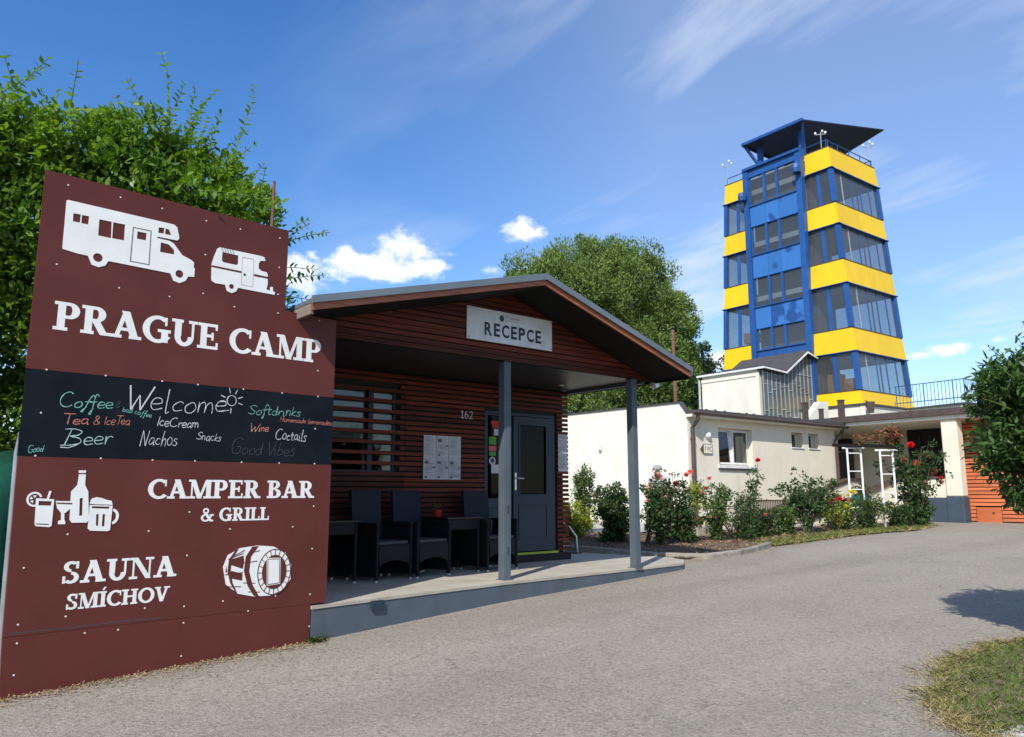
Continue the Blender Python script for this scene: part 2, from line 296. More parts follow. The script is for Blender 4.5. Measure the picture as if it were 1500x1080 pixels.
# ---------------------------------------------------------------- mesh helpers
class MB:
    def __init__(s): s.v = []; s.f = []
    def add(s, vs, fs):
        o = len(s.v); s.v += [tuple(v) for v in vs]; s.f += [tuple(i + o for i in f) for f in fs]; return s
    def hexa(s, a, b):              # two quads of 4 points
        return s.add(list(a) + list(b), [(3, 2, 1, 0), (4, 5, 6, 7), (0, 1, 5, 4), (1, 2, 6, 5), (2, 3, 7, 6), (3, 0, 4, 7)])
    def box(s, x0, x1, y0, y1, z0, z1):
        return s.hexa([(x0, y0, z0), (x1, y0, z0), (x1, y1, z0), (x0, y1, z0)], [(x0, y0, z1), (x1, y0, z1), (x1, y1, z1), (x0, y1, z1)])
    def prism(s, poly, ax, a0, a1):
        def P(p, a): return (a, p[0], p[1]) if ax == 'x' else (p[0], a, p[1]) if ax == 'y' else (p[0], p[1], a)
        n = len(poly)
        return s.add([P(p, a0) for p in poly] + [P(p, a1) for p in poly], [tuple(range(n))[::-1], tuple(range(n, 2 * n))] + [(i, (i + 1) % n, n + (i + 1) % n, n + i) for i in range(n)])
    def bar(s, p, q, w, h=None, up=(0, 0, 1)):   # rectangular bar from p to q
        h = h or w; p = Vector(p); q = Vector(q); d = (q - p).normalized(); u = Vector(up)
        if abs(d.dot(u)) > .98: u = Vector((1, 0, 0))
        r = d.cross(u).normalized() * w / 2; u = r.normalized().cross(d) * h / 2
        return s.hexa([p - r - u, p + r - u, p + r + u, p - r + u], [q - r - u, q + r - u, q + r + u, q - r + u])
    def tube(s, pts, r, n=8):
        pts = [Vector(p) for p in pts]; k = len(pts); rs = r if isinstance(r, (list, tuple)) else [r] * k
        o = len(s.v); pu = None
        for i, p in enumerate(pts):
            d = (pts[min(i + 1, k - 1)] - pts[max(i - 1, 0)]).normalized()
            u = pu or Vector((0, 0, 1))
            if abs(d.dot(u)) > .95: u = Vector((1, 0, 0)) if abs(d.x) < .9 else Vector((0, 1, 0))
            a = d.cross(u).normalized(); b = a.cross(d); pu = b
            for j in range(n):
                t = 2 * math.pi * j / n; s.v.append(tuple(p + (a * math.cos(t) + b * math.sin(t)) * rs[i]))
        for i in range(k - 1):
            for j in range(n): s.f.append((o + i * n + j, o + i * n + (j + 1) % n, o + (i + 1) * n + (j + 1) % n, o + (i + 1) * n + j))
        s.f.append(tuple(o + j for j in range(n))[::-1]); s.f.append(tuple(o + (k - 1) * n + j for j in range(n))); return s
    def lathe(s, prof, c, n=16, ax='z'):
        o = len(s.v); k = len(prof)
        for r, h in prof:
            for j in range(n):
                t = 2 * math.pi * j / n; a, b = r * math.cos(t), r * math.sin(t)
                s.v.append((c[0] + a, c[1] + b, c[2] + h) if ax == 'z' else (c[0] + a, c[1] + h, c[2] + b) if ax == 'y' else (c[0] + h, c[1] + a, c[2] + b))
        for i in range(k - 1):
            for j in range(n): s.f.append((o + i * n + j, o + i * n + (j + 1) % n, o + (i + 1) * n + (j + 1) % n, o + (i + 1) * n + j))
        s.f.append(tuple(o + j for j in range(n))); s.f.append(tuple(o + (k - 1) * n + j for j in range(n))); return s
    def plate(s, loops, y0, y1):    # flat plate in the x-z plane with holes; front face at y0
        tri = tessellate_polygon([[Vector((p[0], p[1], 0)) for p in l] for l in loops])
        flat = [p for l in loops for p in l]; n = len(flat); o = len(s.v)
        s.v += [(p[0], y0, p[1]) for p in flat] + [(p[0], y1, p[1]) for p in flat]
        s.f += [tuple(o + i for i in t) for t in tri]
        b = 0
        for l in loops:
            k = len(l)
            s.f += [(o + b + i, o + b + (i + 1) % k, o + n + b + (i + 1) % k, o + n + b + i) for i in range(k)]; b += k
        return s
def frame(ox, oy, deg): return Matrix.Translation((ox, oy, 0)) @ Matrix.Rotation(R(deg), 4, 'Z')
WF = Matrix.Identity(4)
RF = frame(5.61, 7.678, 2.75)       # reception house frame: origin at the foot of its left post
SF = frame(2.928, 7.038, 6.7)       # sign board frame: its face is y = 0
OFF = {}; FR = {}
def thing(name, label, cat, base=(0, 0, 0), fr=WF, group=None):
    o = bpy.data.objects.new(name, None); C.objects.link(o); o.empty_display_size = .2
    o.location = fr @ Vector(base); o.rotation_euler = (0, 0, fr.to_euler().z)
    o['label'] = label; o['category'] = cat
    if group: o['group'] = group
    OFF[o.name] = Vector(base); FR[o.name] = fr
    return o
def tag(o, label=None, cat=None, group=None, kind=None):
    for k, v in (('label', label), ('category', cat), ('group', group), ('kind', kind)):
        if v: o[k] = v
    return o
def link(name, me, mt, parent=None, base=None, fr=WF):
    o = bpy.data.objects.new(name, me); C.objects.link(o)
    if mt and not me.materials: me.materials.append(mt)
    if parent: o.parent = parent
    return o
def obj(name, mb, mt, parent=None, base=None, fr=WF, bevel=0, smooth=False, kind=None, label=None):
    root = parent
    while root is not None and root.parent is not None: root = root.parent
    off = OFF[root.name] if root is not None else Vector(base or (0, 0, 0))
    me = bpy.data.meshes.new(name)
    me.from_pydata([(v[0] - off[0], v[1] - off[1], v[2] - off[2]) for v in mb.v], [], mb.f)
    bm = bmesh.new(); bm.from_mesh(me); bmesh.ops.recalc_face_normals(bm, faces=bm.faces); bm.to_mesh(me); bm.free()
    if smooth:
        me.shade_smooth()
    me.materials.append(mt)
    o = bpy.data.objects.new(name, me); C.objects.link(o)
    if parent is not None: o.parent = parent
    else:
        o.location = fr @ off; o.rotation_euler = (0, 0, fr.to_euler().z); OFF[o.name] = off; FR[o.name] = fr
    if bevel:
        b = o.modifiers.new('bevel', 'BEVEL'); b.width = bevel; b.segments = 2; b.limit_method = 'ANGLE'
    if kind: o['kind'] = kind
    if label: o['label'] = label
    return o
def one(name, label, cat, mb, mt, base, fr=WF, group=None, **k):
    return tag(obj(name, mb, mt, None, base, fr, **k), label, cat, group)
def poly_mesh(name, V, nper, mt, parent=None, base=(0, 0, 0), kind=None):   # V: (n, nper, 3) array in world/frame coordinates
    n = len(V); me = bpy.data.meshes.new(name)
    root = parent
    while root is not None and root.parent is not None: root = root.parent
    off = np.array(OFF[root.name] if root is not None else base)
    me.vertices.add(n * nper); me.vertices.foreach_set('co', (V.reshape(-1, 3) - off).astype(np.float32).ravel())
    me.loops.add(n * nper); me.loops.foreach_set('vertex_index', np.arange(n * nper, dtype=np.int32))
    me.polygons.add(n); me.polygons.foreach_set('loop_start', np.arange(0, n * nper, nper, dtype=np.int32))
    me.update(calc_edges=True); me.materials.append(mt)
    o = bpy.data.objects.new(name, me); C.objects.link(o)
    if parent is not None: o.parent = parent
    else: o.location = Vector(base)
    if kind: o['kind'] = kind
    return o
def leaves(P, size, rng, asp=.5, up=.3, out=None, fold=.25, jit=.35):
    n = len(P); d = rng.normal(size=(n, 3)); d[:, 2] += up
    if out is not None: d += out * .9
    d /= np.linalg.norm(d, axis=1)[:, None]
    s = np.cross(d, rng.normal(size=(n, 3))); s /= np.linalg.norm(s, axis=1)[:, None]
    w = np.cross(d, s); L = (size * (1 + rng.uniform(-jit, jit, n)))[:, None]
    a = P; b = P + d * L * .45 + s * L * asp * .5 + w * L * fold * .4; t = P + d * L; c = P + d * L * .45 - s * L * asp * .5 + w * L * fold * .4
    return np.stack([a, b, t, c], 1)
def leaves6(P, size, rng, asp=.5, up=.3, out=None, fold=.3, jit=.35):
    n = len(P); d = rng.normal(size=(n, 3)); d[:, 2] += up
    if out is not None: d += out * .9
    d /= np.linalg.norm(d, axis=1)[:, None]
    s = np.cross(d, rng.normal(size=(n, 3)) * .8 + [0, 0, .9]); s /= np.linalg.norm(s, axis=1)[:, None]
    w = np.cross(s, d); L = (size * (1 + rng.uniform(-jit, jit, n)))[:, None]; h = L * asp * .5; f = L * fold
    q = lambda a, b, c: P + d * L * a + s * h * b + w * f * c
    return np.stack([q(0, 0, 0), q(.25, .85, .16), q(.62, .8, .1), q(1, 0, -.3), q(.62, -.8, .1), q(.25, -.85, .16)], 1)
def crown_pts(blobs, nclump, rc, nleaf, rng, shell=.72):
    B = np.array(blobs, float); vol = B[:, 3] * B[:, 4] + B[:, 4] * B[:, 5] + B[:, 3] * B[:, 5]; pi = rng.choice(len(B), nclump, p=vol / vol.sum())
    u = rng.normal(size=(nclump, 3)); u /= np.linalg.norm(u, axis=1)[:, None]
    rr = np.where(rng.random(nclump) < shell, rng.uniform(.78, 1.03, nclump), rng.uniform(.15, .8, nclump))
    c = B[pi, :3] + u * B[pi, 3:6] * rr[:, None]
    ci = rng.integers(0, nclump, nleaf); k = rng.normal(size=(nleaf, 3)); k /= np.linalg.norm(k, axis=1)[:, None]
    rad = rc * rng.uniform(.6, 1.5, nclump)[ci] * rng.uniform(.45, 1.0, nleaf)
    return c[ci] + k * rad[:, None], k * .5 + u[ci] * .5
GT = [(-500, -.05), (0, -.05), (4, 0.0), (5.7, .05), (7.4, .14), (12.5, .40), (14.5, .5), (17.2, .62), (20, .66), (26, .68), (2500, .68)]
def gz(x, y):
    D = x * F2[0] + y * F2[1]
    return float(np.interp(D, [a for a, b in GT], [b for a, b in GT]))
def site(lat, dep): return (F2[0] * dep + R2[0] * lat, F2[1] * dep + R2[1] * lat)
# ---------------------------------------------------------------- lettering made of strokes
def rect(x0, x1, y0, y1): return [(x0, y0), (x1, y0), (x1, y1), (x0, y1)]
def arcp(cx, cy, rx, ry, a0, a1, wx, wy, n=14):
    o = []; i = []
    for k in range(n + 1):
        a = R(a0 + (a1 - a0) * k / n); o.append((cx + rx * math.cos(a), cy + ry * math.sin(a))); i.append((cx + (rx - wx) * math.cos(a), cy + (ry - wy) * math.sin(a)))
    return o + i[::-1]
def slant(xb, xt, y0, y1, w): return [(xb - w / 2, y0), (xb + w / 2, y0), (xt + w / 2, y1), (xt - w / 2, y1)]
T = .115; S = .215       # thin and thick strokes
def ser(x0, x1, y): return rect(x0, x1, y, y + T)
G = {
 'P': ([rect(.10, .10 + S, 0, 1), ser(0, .40, 0), ser(0, .12, 1 - T), rect(.2, .42, 1 - T, 1), rect(.2, .42, .42, .42 + T), arcp(.42, .71, .29, .29, -90, 90, S, T)], .76),
 'R': ([rect(.10, .10 + S, 0, 1), ser(0, .38, 0), ser(0, .12, 1 - T), rect(.2, .42, 1 - T, 1), rect(.2, .42, .44, .44 + T), arcp(.42, .72, .28, .28, -90, 90, S, T), slant(.68, .42, 0, .48, S * 1.1), ser(.60, .86, 0)], .86),
 'A': ([slant(.74, .42, 0, 1, S * 1.15), slant(.17, .42, 0, 1, T * 1.15), rect(.24, .66, .27, .27 + T), ser(0, .34, 0), ser(.56, .94, 0)], .94),
 'G': ([arcp(.5, .5, .48, .52, 50, 300, S, T * 1.2, 20), rect(.62, .62 + S, .02, .44), ser(.50, .92, .40), rect(.72, .79, .66, .98), arcp(.5, .5, .48, .52, 295, 330, S, T * 1.2, 5)], .94),
 'U': ([rect(.11, .11 + S, .35, 1), arcp(.43, .36, .32, .38, 180, 360, S * .9, T * 1.3), rect(.67, .75, .35, 1), ser(0, .38, 1 - T), ser(.56, .86, 1 - T)], .88),
 'E': ([rect(.10, .10 + S, 0, 1), rect(0, .70, 0, T), rect(0, .68, 1 - T, 1), rect(.2, .54, .46, .46 + T), rect(.64, .71, 0, .27), rect(.61, .68, .76, 1), rect(.48, .55, .35, .66)], .76),
 'C': ([arcp(.5, .5, .48, .52, 48, 318, S, T * 1.2, 22), rect(.74, .81, .64, .98)], .86),
 'M': ([rect(.12, .19, 0, 1), rect(.82, .82 + S, 0, 1), slant(.52, .2, 0, 1, S), slant(.53, .84, 0, 1, T), ser(0, .32, 0), ser(.70, 1.10, 0), ser(0, .22, 1 - T), ser(.86, 1.10, 1 - T)], 1.12),
 'I': ([rect(.12, .12 + S, 0, 1), ser(0, .41, 0), ser(0, .41, 1 - T)], .43),
 'L': ([rect(.10, .10 + S, 0, 1), rect(0, .66, 0, T), ser(0, .40, 1 - T), rect(.60, .67, 0, .32)], .70),
 'B': ([rect(.10, .10 + S, 0, 1), rect(0, .42, 0, T), rect(0, .40, 1 - T, 1), rect(.2, .42, .48, .48 + T), arcp(.40, .765, .26, .235, -90, 90, S * .9, T), arcp(.42, .265, .31, .265, -90, 90, S, T)], .78),
 'S': ([arcp(.34, .755, .27, .245, 40, 270, S * .8, T * 1.1), arcp(.34, .265, .29, .265, -140, 90, S * .8, T * 1.1), rect(.50, .60, .66, .98), rect(.05, .15, .02, .34)], .68),
 'N': ([rect(.12, .19, 0, 1), rect(.76, .83, 0, 1), slant(.76, .2, 0, 1, S), ser(0, .32, 0), ser(0, .2, 1 - T), ser(.62, .95, 1 - T)], .97),
 'H': ([rect(.11, .11 + S, 0, 1), rect(.64, .64 + S, 0, 1), rect(.2, .7, .47, .47 + T), ser(0, .39, 0), ser(.53, .93, 0), ser(0, .39, 1 - T), ser(.53, .93, 1 - T)], .95),
 'O': ([arcp(.5, .5, .49, .52, 0, 180, S, T * 1.2), arcp(.5, .5, .49, .52, 180, 360, S, T * 1.2)], 1.0),
 'V': ([slant(.44, .17, 0, 1, S), slant(.46, .74, 0, 1, T * 1.2), ser(0, .36, 1 - T), ser(.56, .92, 1 - T)], .92),
 '&': ([arcp(.36, .77, .2, .23, 0, 180, .1, T), arcp(.36, .77, .2, .23, 180, 360, .1, T), arcp(.36, .27, .32, .28, 60, 330, .15, T), slant(.74, .28, 0, .70, S), slant(.62, .76, .22, .46, T), ser(.62, .90, .42), ser(.62, .88, 0)], .92),
 '1': ([rect(.18, .32, 0, 1), ser(.04, .46, 0), slant(.12, .2, .78, .96, .12)], .56),
 '6': ([arcp(.32, .31, .28, .32, 0, 180, .12, .07), arcp(.32, .31, .28, .32, 180, 360, .12, .07), arcp(.46, .38, .42, .62, 95, 185, .12, .07)], .68),
 '2': ([arcp(.3, .72, .26, .28, -40, 165, .13, .07), slant(.13, .46, .05, .58, .12), rect(.06, .58, 0, .1)], .66),
}
G['\u00cd'] = (G['I'][0] + [[(.16, 1.08), (.26, 1.08), (.38, 1.28), (.26, 1.28)]], .43)
def serif_text(txt, x0, x1, z0, h, parent, mt, y=0., depth=.002, name='letter'):
    adv = sum(G[c][1] if c != ' ' else .34 for c in txt); k = (x1 - x0) / adv; x = x0
    for c in txt:
        if c == ' ': x += .34 * k; continue
        mb = MB()
        for i, p in enumerate(G[c][0]):
            mb.prism([(x + a * k, z0 + b * h) for a, b in p], 'y', y - depth - i * .00012, y + .001)
        obj(name, mb, mt, parent); x += G[c][1] * k
def sans_text(body, x0, z0, width, height, parent, mt, y, name='lettering', bold=0., frameplane='y', extr=.002):
    cu = bpy.data.curves.new('t', 'FONT'); cu.body = body; cu.size = 1; cu.offset = bold; cu.extrude = 0; cu.resolution_u = 4
    to = bpy.data.objects.new('t', cu); C.objects.link(to); bpy.context.view_layer.update()
    me = bpy.data.meshes.new_from_object(to.evaluated_get(bpy.context.evaluated_depsgraph_get()))
    bpy.data.objects.remove(to)
    xs = [v.co.x for v in me.vertices]; ys = [v.co.y for v in me.vertices]
    mb = MB(); a, b, c, d = min(xs), max(xs), min(ys), max(ys)
    pts = [(x0 + (v.co.x - a) / (b - a) * width, z0 + (v.co.y - c) / (d - c) * height) for v in me.vertices]
    fs = [tuple(p.vertices) for p in me.polygons]; bpy.data.meshes.remove(me)
    if frameplane == 'y': mb.add([(p[0], y, p[1]) for p in pts], fs)
    else: mb.add([(y, -p[0], p[1]) for p in pts], fs)
    return obj(name, mb, mt, parent)
# handwriting: single strokes, x-height .5, capitals 1
H = {
 'C': ([[(.6, .88), (.45, 1), (.2, .86), (.05, .5), (.12, .12), (.38, 0), (.62, .14)]], .68),
 'B': ([[(.12, .02), (.2, 1)], [(-.06, .96), (.3, 1.0), (.62, .86), (.5, .62), (.22, .55), (.62, .42), (.7, .16), (.4, 0), (-.05, -.04)]], .82),
 'T': ([[(0, .96), (.6, .98)], [(.3, .96), (.28, 0)]], .5), 'I': ([[(.12, 1), (.1, 0)]], .22),
 'W': ([[(0, 1), (.26, 0), (.46, .62), (.62, 0), (.95, 1.03)]], .95), 'N': ([[(.06, -.02), (.08, 1), (.42, 0), (.5, 1.0)]], .6),
 'S': ([[(.5, .86), (.3, 1), (.08, .8), (.22, .56), (.48, .3), (.34, .02), (.02, .12)]], .56),
 'H': ([[(.06, 1), (.04, 0)], [(.05, .5), (.45, .52)], [(.46, 1), (.44, 0)]], .56),
 'G': ([[(.6, .86), (.4, 1), (.12, .82), (.05, .4), (.2, .02), (.52, .04), (.58, .42), (.34, .42)]], .68),
 'V': ([[(0, 1), (.24, 0), (.52, 1.02)]], .5), '&': ([[(.6, .1), (.2, .7), (.3, .98), (.5, .82), (.1, .3), (.2, .02), (.44, .1), (.6, .4)]], .7),
 'o': ([[(.2, .5), (.04, .3), (.1, .04), (.28, .02), (.38, .24), (.28, .48), (.16, .48)]], .44),
 'f': ([[(.42, .86), (.28, 1.0), (.2, .7), (.16, .1), (.1, -.34), (.02, -.3), (.2, .06)], [(0, .44), (.34, .5)]], .34),
 'e': ([[(.04, .24), (.34, .3), (.3, .48), (.12, .48), (.03, .24), (.14, .02), (.4, .1)]], .42),
 'l': ([[(.08, .98), (.1, .0), (.2, .02)]], .24), 'c': ([[(.34, .42), (.2, .5), (.04, .26), (.14, .02), (.36, .08)]], .40),
 'm': ([[(.03, .5), (.05, 0), (.07, .36), (.2, .5), (.26, .3), (.27, 0), (.3, .36), (.42, .5), (.5, .3), (.52, 0)]], .58),
 'n': ([[(.03, .5), (.05, 0), (.08, .36), (.22, .5), (.32, .3), (.33, 0)]], .42),
 'r': ([[(.03, .5), (.06, 0), (.08, .34), (.2, .5), (.32, .44)]], .34), 'a': ([[(.34, .46), (.16, .5), (.03, .24), (.14, .02), (.32, .2), (.34, .48), (.36, .02), (.44, .04)]], .46),
 't': ([[(.16, .86), (.14, .08), (.3, .04)], [(0, .56), (.32, .58)]], .34), 's': ([[(.32, .44), (.16, .5), (.08, .36), (.28, .2), (.2, .0), (.0, .06)]], .38),
 'd': ([[(.34, .4), (.16, .46), (.03, .2), (.14, .0), (.32, .14), (.38, 1.0), (.38, .02)]], .46), 'i': ([[(.06, .5), (.08, 0), (.16, .02)], [(.08, .7), (.09, .74)]], .2),
 'k': ([[(.06, .98), (.05, 0)], [(.3, .5), (.07, .22), (.34, 0)]], .38), 'h': ([[(.05, 1), (.04, 0), (.08, .34), (.22, .5), (.3, .3), (.32, 0)]], .42),
 'b': ([[(.05, .98), (.05, .04), (.24, .02), (.34, .24), (.22, .46), (.06, .34)]], .42), 'w': ([[(0, .5), (.12, 0), (.24, .4), (.36, 0), (.5, .5)]], .54),
}
def crspline(p, k=5):
    if len(p) < 3: return list(p)
    o = []; q = [p[0]] + list(p) + [p[-1]]
    for i in range(1, len(q) - 2):
        for j in range(k):
            t = j / k; a, b, c, d = q[i - 1], q[i], q[i + 1], q[i + 2]
            o.append(tuple(.5 * (2 * b[m] + (c[m] - a[m]) * t + (2 * a[m] - 5 * b[m] + 4 * c[m] - d[m]) * t * t + (3 * b[m] - a[m] - 3 * c[m] + d[m]) * t ** 3) for m in (0, 1)))
    o.append(tuple(p[-1])); return o
def ribbon(mb, pts, w, y, rnd):
    n = len(pts); L = []; Rr = []
    for i, p in enumerate(pts):
        a, b = pts[max(0, i - 1)], pts[min(n - 1, i + 1)]; dx, dz = b[0] - a[0], b[1] - a[1]; l = math.hypot(dx, dz) or 1
        k = w * .78 / 2 * rnd.uniform(.55, 1.3); L.append((p[0] - dz / l * k, y, p[1] + dx / l * k)); Rr.append((p[0] + dz / l * k, y, p[1] - dx / l * k))
    mb.add(L + Rr, [(i, i + 1, n + i + 1, n + i) for i in range(n - 1)])
def chalk(txt, x0, x1, z0, z1, h, parent, mt, w=.0075, y=-.0025, seed=1, name='chalk_word', dl=.0):
    rnd = random.Random(seed); adv = sum(H[c][1] if c != ' ' else .25 for c in txt); k = (x1 - x0) / adv; x = x0; mb = MB(); ns = 0
    for c in txt:
        if c == ' ': x += .25 * k; continue
        zb = z0 + (z1 - z0) * (x - x0) / (x1 - x0) + rnd.uniform(-.06, .06) * h; sc = rnd.uniform(.86, 1.14); sl_ = rnd.uniform(.05, .22)
        for st in H[c][0]:
            if c in 'WNV':
                for s0_, s1_ in zip(st, st[1:]): ribbon(mb, [(x + (a + sl_ * b) * k, zb + b * h * sc) for a, b in (s0_, s1_)], w, y - ns * .00005, rnd); ns += 1
                continue
            pts = crspline(st) if len(st) > 2 and c not in 'WNVTH' else list(st)
            ribbon(mb, [(x + (a + sl_ * b) * k, zb + b * h * sc) for a, b in pts], w, y - ns * .00005, rnd); ns += 1
        x += H[c][1] * k
    return obj(name, mb, mt, parent)
# outlines of the pictograms on the board, metres in the board frame
PIC = {}
PIC['camper'] = [(-2.325,3.796),(-2.313,3.804),(-1.491,3.803),(-1.464,3.785),(-1.442,3.707),(-1.442,3.683),(-1.456,3.667),(-1.62,3.663),(-1.623,3.65),(-1.518,3.648),(-1.481,3.632),(-1.405,3.546),(-1.321,3.517),(-1.3,3.501),(-1.299,3.453),(-1.289,3.449),(-1.29,3.372),(-1.342,3.366),(-1.361,3.323),(-1.411,3.293),(-1.462,3.304),(-1.493,3.364),(-1.985,3.369),(-2.005,3.326),(-2.054,3.303),(-2.105,3.313),(-2.137,3.38),(-2.213,3.383),(-2.319,3.397),(-2.322,3.415),(-2.323,3.593)]
PIC['h'] = [[(-2.269,3.705),(-2.215,3.707),(-2.215,3.639),(-2.267,3.637)],[(-2.207,3.706),(-2.154,3.708),(-2.155,3.638),(-2.206,3.637)],[(-2.079,3.702),(-1.985,3.704),(-1.979,3.564),(-2.077,3.565)],[(-1.974,3.703),(-1.882,3.706),(-1.88,3.568),(-1.972,3.566)],[(-1.782,3.671),(-1.709,3.672),(-1.71,3.608),(-1.783,3.607)],[(-1.615,3.748),(-1.569,3.751),(-1.57,3.702),(-1.617,3.698)],[(-1.56,3.751),(-1.531,3.748),(-1.507,3.702),(-1.56,3.7)],[(-1.59,3.619),(-1.526,3.616),(-1.475,3.576),(-1.472,3.536),(-1.59,3.534)]]
PIC['door'] = [(-1.821,3.701),(-1.673,3.703),(-1.669,3.401),(-1.823,3.4)]
PIC['wh'] = [(-2.064,3.381),(-2.031,3.388),(-1.417,3.374),(-1.382,3.38)]
PIC['trailer'] = [(-1.102,3.674),(-1.082,3.69),(-0.681,3.694),(-0.653,3.686),(-0.643,3.655),(-0.69,3.647),(-0.706,3.62),(-0.706,3.571),(-0.677,3.551),(-0.623,3.548),(-0.613,3.524),(-0.608,3.436),(-0.619,3.383),(-0.58,3.38),(-0.582,3.415),(-0.557,3.419),(-0.552,3.376),(-0.532,3.375),(-0.535,3.346),(-0.892,3.348),(-0.907,3.311),(-0.948,3.288),(-0.991,3.299),(-1.013,3.355),(-1.102,3.352),(-1.134,3.367),(-1.139,3.387),(-1.144,3.523),(-1.128,3.59)]
PIC['tstripe'] = [[(-1.145,3.51),(-0.869,3.509),(-0.868,3.492),(-1.144,3.494)],[(-0.749,3.508),(-0.612,3.506),(-0.611,3.489),(-0.748,3.488)]]
PIC['twin'] = [(-1.053,3.653),(-0.906,3.651),(-0.903,3.574),(-0.915,3.558),(-1.043,3.559),(-1.056,3.574)]
PIC['tdoor'] = [(-0.871,3.646),(-0.757,3.649),(-0.753,3.382),(-0.866,3.383)]
PIC['twh'] = [(-0.952,3.349),(-0.929,3.354),(-0.837,3.483)]
PIC['awn'] = [(-1.071,3.688),(-0.945,3.69),(-0.93,3.659),(-1.053,3.658)]
PIC['bottle'] = [(-2.059,1.641),(-2.012,1.642),(-2.011,1.56),(-1.984,1.509),(-1.963,1.292),(-1.976,1.272),(-2.08,1.274),(-2.096,1.295),(-2.103,1.509),(-2.063,1.56)]
PIC['bcap'] = [(-2.063,1.671),(-2.013,1.672),(-2.013,1.652),(-2.061,1.651)]
PIC['blabel'] = [(-2.04,1.458),(-2.018,1.462),(-2.011,1.327),(-2.033,1.323)]
PIC['glass'] = [(-2.333,1.46),(-2.213,1.451),(-2.214,1.254),(-2.227,1.245),(-2.318,1.254),(-2.326,1.269)]
PIC['ghole'] = [(-2.314,1.44),(-2.228,1.436),(-2.23,1.404),(-2.314,1.407)]
PIC['gbar'] = [(-2.317,1.275),(-2.233,1.269),(-2.232,1.261),(-2.316,1.267)]
PIC['straw'] = [(-2.25,1.515),(-2.236,1.511),(-2.251,1.44),(-2.264,1.444)]
PIC['lime'] = [(-2.343,1.456),(-2.294,1.456)]
PIC['wine'] = [(-2.201,1.439),(-2.086,1.435),(-2.096,1.383),(-2.129,1.349),(-2.136,1.347),(-2.132,1.296),(-2.124,1.283),(-2.124,1.264),(-2.172,1.265),(-2.173,1.289),(-2.154,1.296),(-2.158,1.348),(-2.188,1.384)]
PIC['winebar'] = [(-2.197,1.427),(-2.088,1.423),(-2.089,1.412),(-2.194,1.418)]
PIC['mug'] = [(-1.965,1.407),(-1.8,1.399),(-1.805,1.21),(-1.823,1.202),(-1.949,1.21),(-1.965,1.227)]
PIC['foam'] = [(-1.966,1.417),(-1.956,1.454),(-1.919,1.466),(-1.88,1.458),(-1.85,1.445),(-1.811,1.437),(-1.801,1.405),(-1.838,1.408),(-1.924,1.411)]
PIC['mb'] = [[(-1.949,1.397),(-1.823,1.391),(-1.823,1.375),(-1.948,1.381)],[(-1.914,1.335),(-1.895,1.335),(-1.892,1.245),(-1.909,1.246)],[(-1.868,1.334),(-1.849,1.334),(-1.847,1.24),(-1.867,1.24)]]
PIC['handle'] = [(-1.786,1.32),(-1.755,1.32),(-1.782,1.267)]
PIC['barrel'] = [(-0.877,0.866),(-0.841,0.964),(-0.732,1.02),(-0.574,1.035),(-0.421,1.019),(-0.301,0.959),(-0.24,0.848),(-0.239,0.718),(-0.31,0.63),(-0.436,0.59),(-0.586,0.596),(-0.733,0.632),(-0.844,0.719)]
PIC['bface'] = [(-0.401,0.795),(-0.253,0.785),(-0.412,0.988)]
PIC['bdoor'] = [(-0.482,0.921),(-0.348,0.916),(-0.342,0.686),(-0.469,0.678)]
PIC['bdoor2'] = [(-0.461,0.909),(-0.363,0.903),(-0.358,0.701),(-0.449,0.694)]
PIC['hoop1'] = [(-0.623,1.028),(-0.679,0.944),(-0.689,0.819),(-0.648,0.692),(-0.586,0.601),(-0.536,0.592),(-0.604,0.7),(-0.64,0.816),(-0.63,0.941),(-0.561,1.03)]
PIC['hoop2'] = [(-0.779,0.999),(-0.829,0.93),(-0.837,0.829),(-0.807,0.727),(-0.758,0.647),(-0.738,0.636),(-0.784,0.725),(-0.809,0.828),(-0.801,0.928),(-0.748,1.011)]
PIC['screws'] = [(-2.323,3.927),(-1.934,3.931),(-1.599,3.922),(-1.216,3.908),(-0.899,3.906),(-0.509,3.912),(-2.348,3.266),(-1.886,3.162),(-1.484,3.16),(-1.201,3.24),(-0.913,3.167),(-1.204,3.595),(-0.501,3.622),(-0.498,3.359),(-0.489,3.177),(-0.054,3.172),(-0.047,2.674),(-2.347,2.43),(-1.93,2.428),(-1.493,2.426),(-1.194,2.426),(-0.784,2.424),(-0.408,2.422),(-0.035,2.422),(-2.365,1.774),(-1.914,1.768),(-1.523,1.765),(-1.175,1.768),(-0.764,1.768),(-0.404,1.77),(-0.042,1.774),(-1.194,1.339),(-0.833,1.187),(-0.032,1.374),(-0.239,1.188),(-2.1,1.188),(-1.512,1.192),(-0.03,0.981),(-1.189,0.981),(-2.367,0.956),(-0.859,0.581),(-0.033,0.566),(-1.186,0.569),(-1.181,0.437),(-2.062,0.581),(-1.497,0.586),(-2.368,0.556),(-1.921,0.445),(-1.685,0.441),(-2.363,0.426),(-1.183,0.175),(-2.363,0.207),(-0.028,0.278),(-0.377,0.582),(-0.628,0.476),(-2.356,2.098),(-0.05,2.108)]
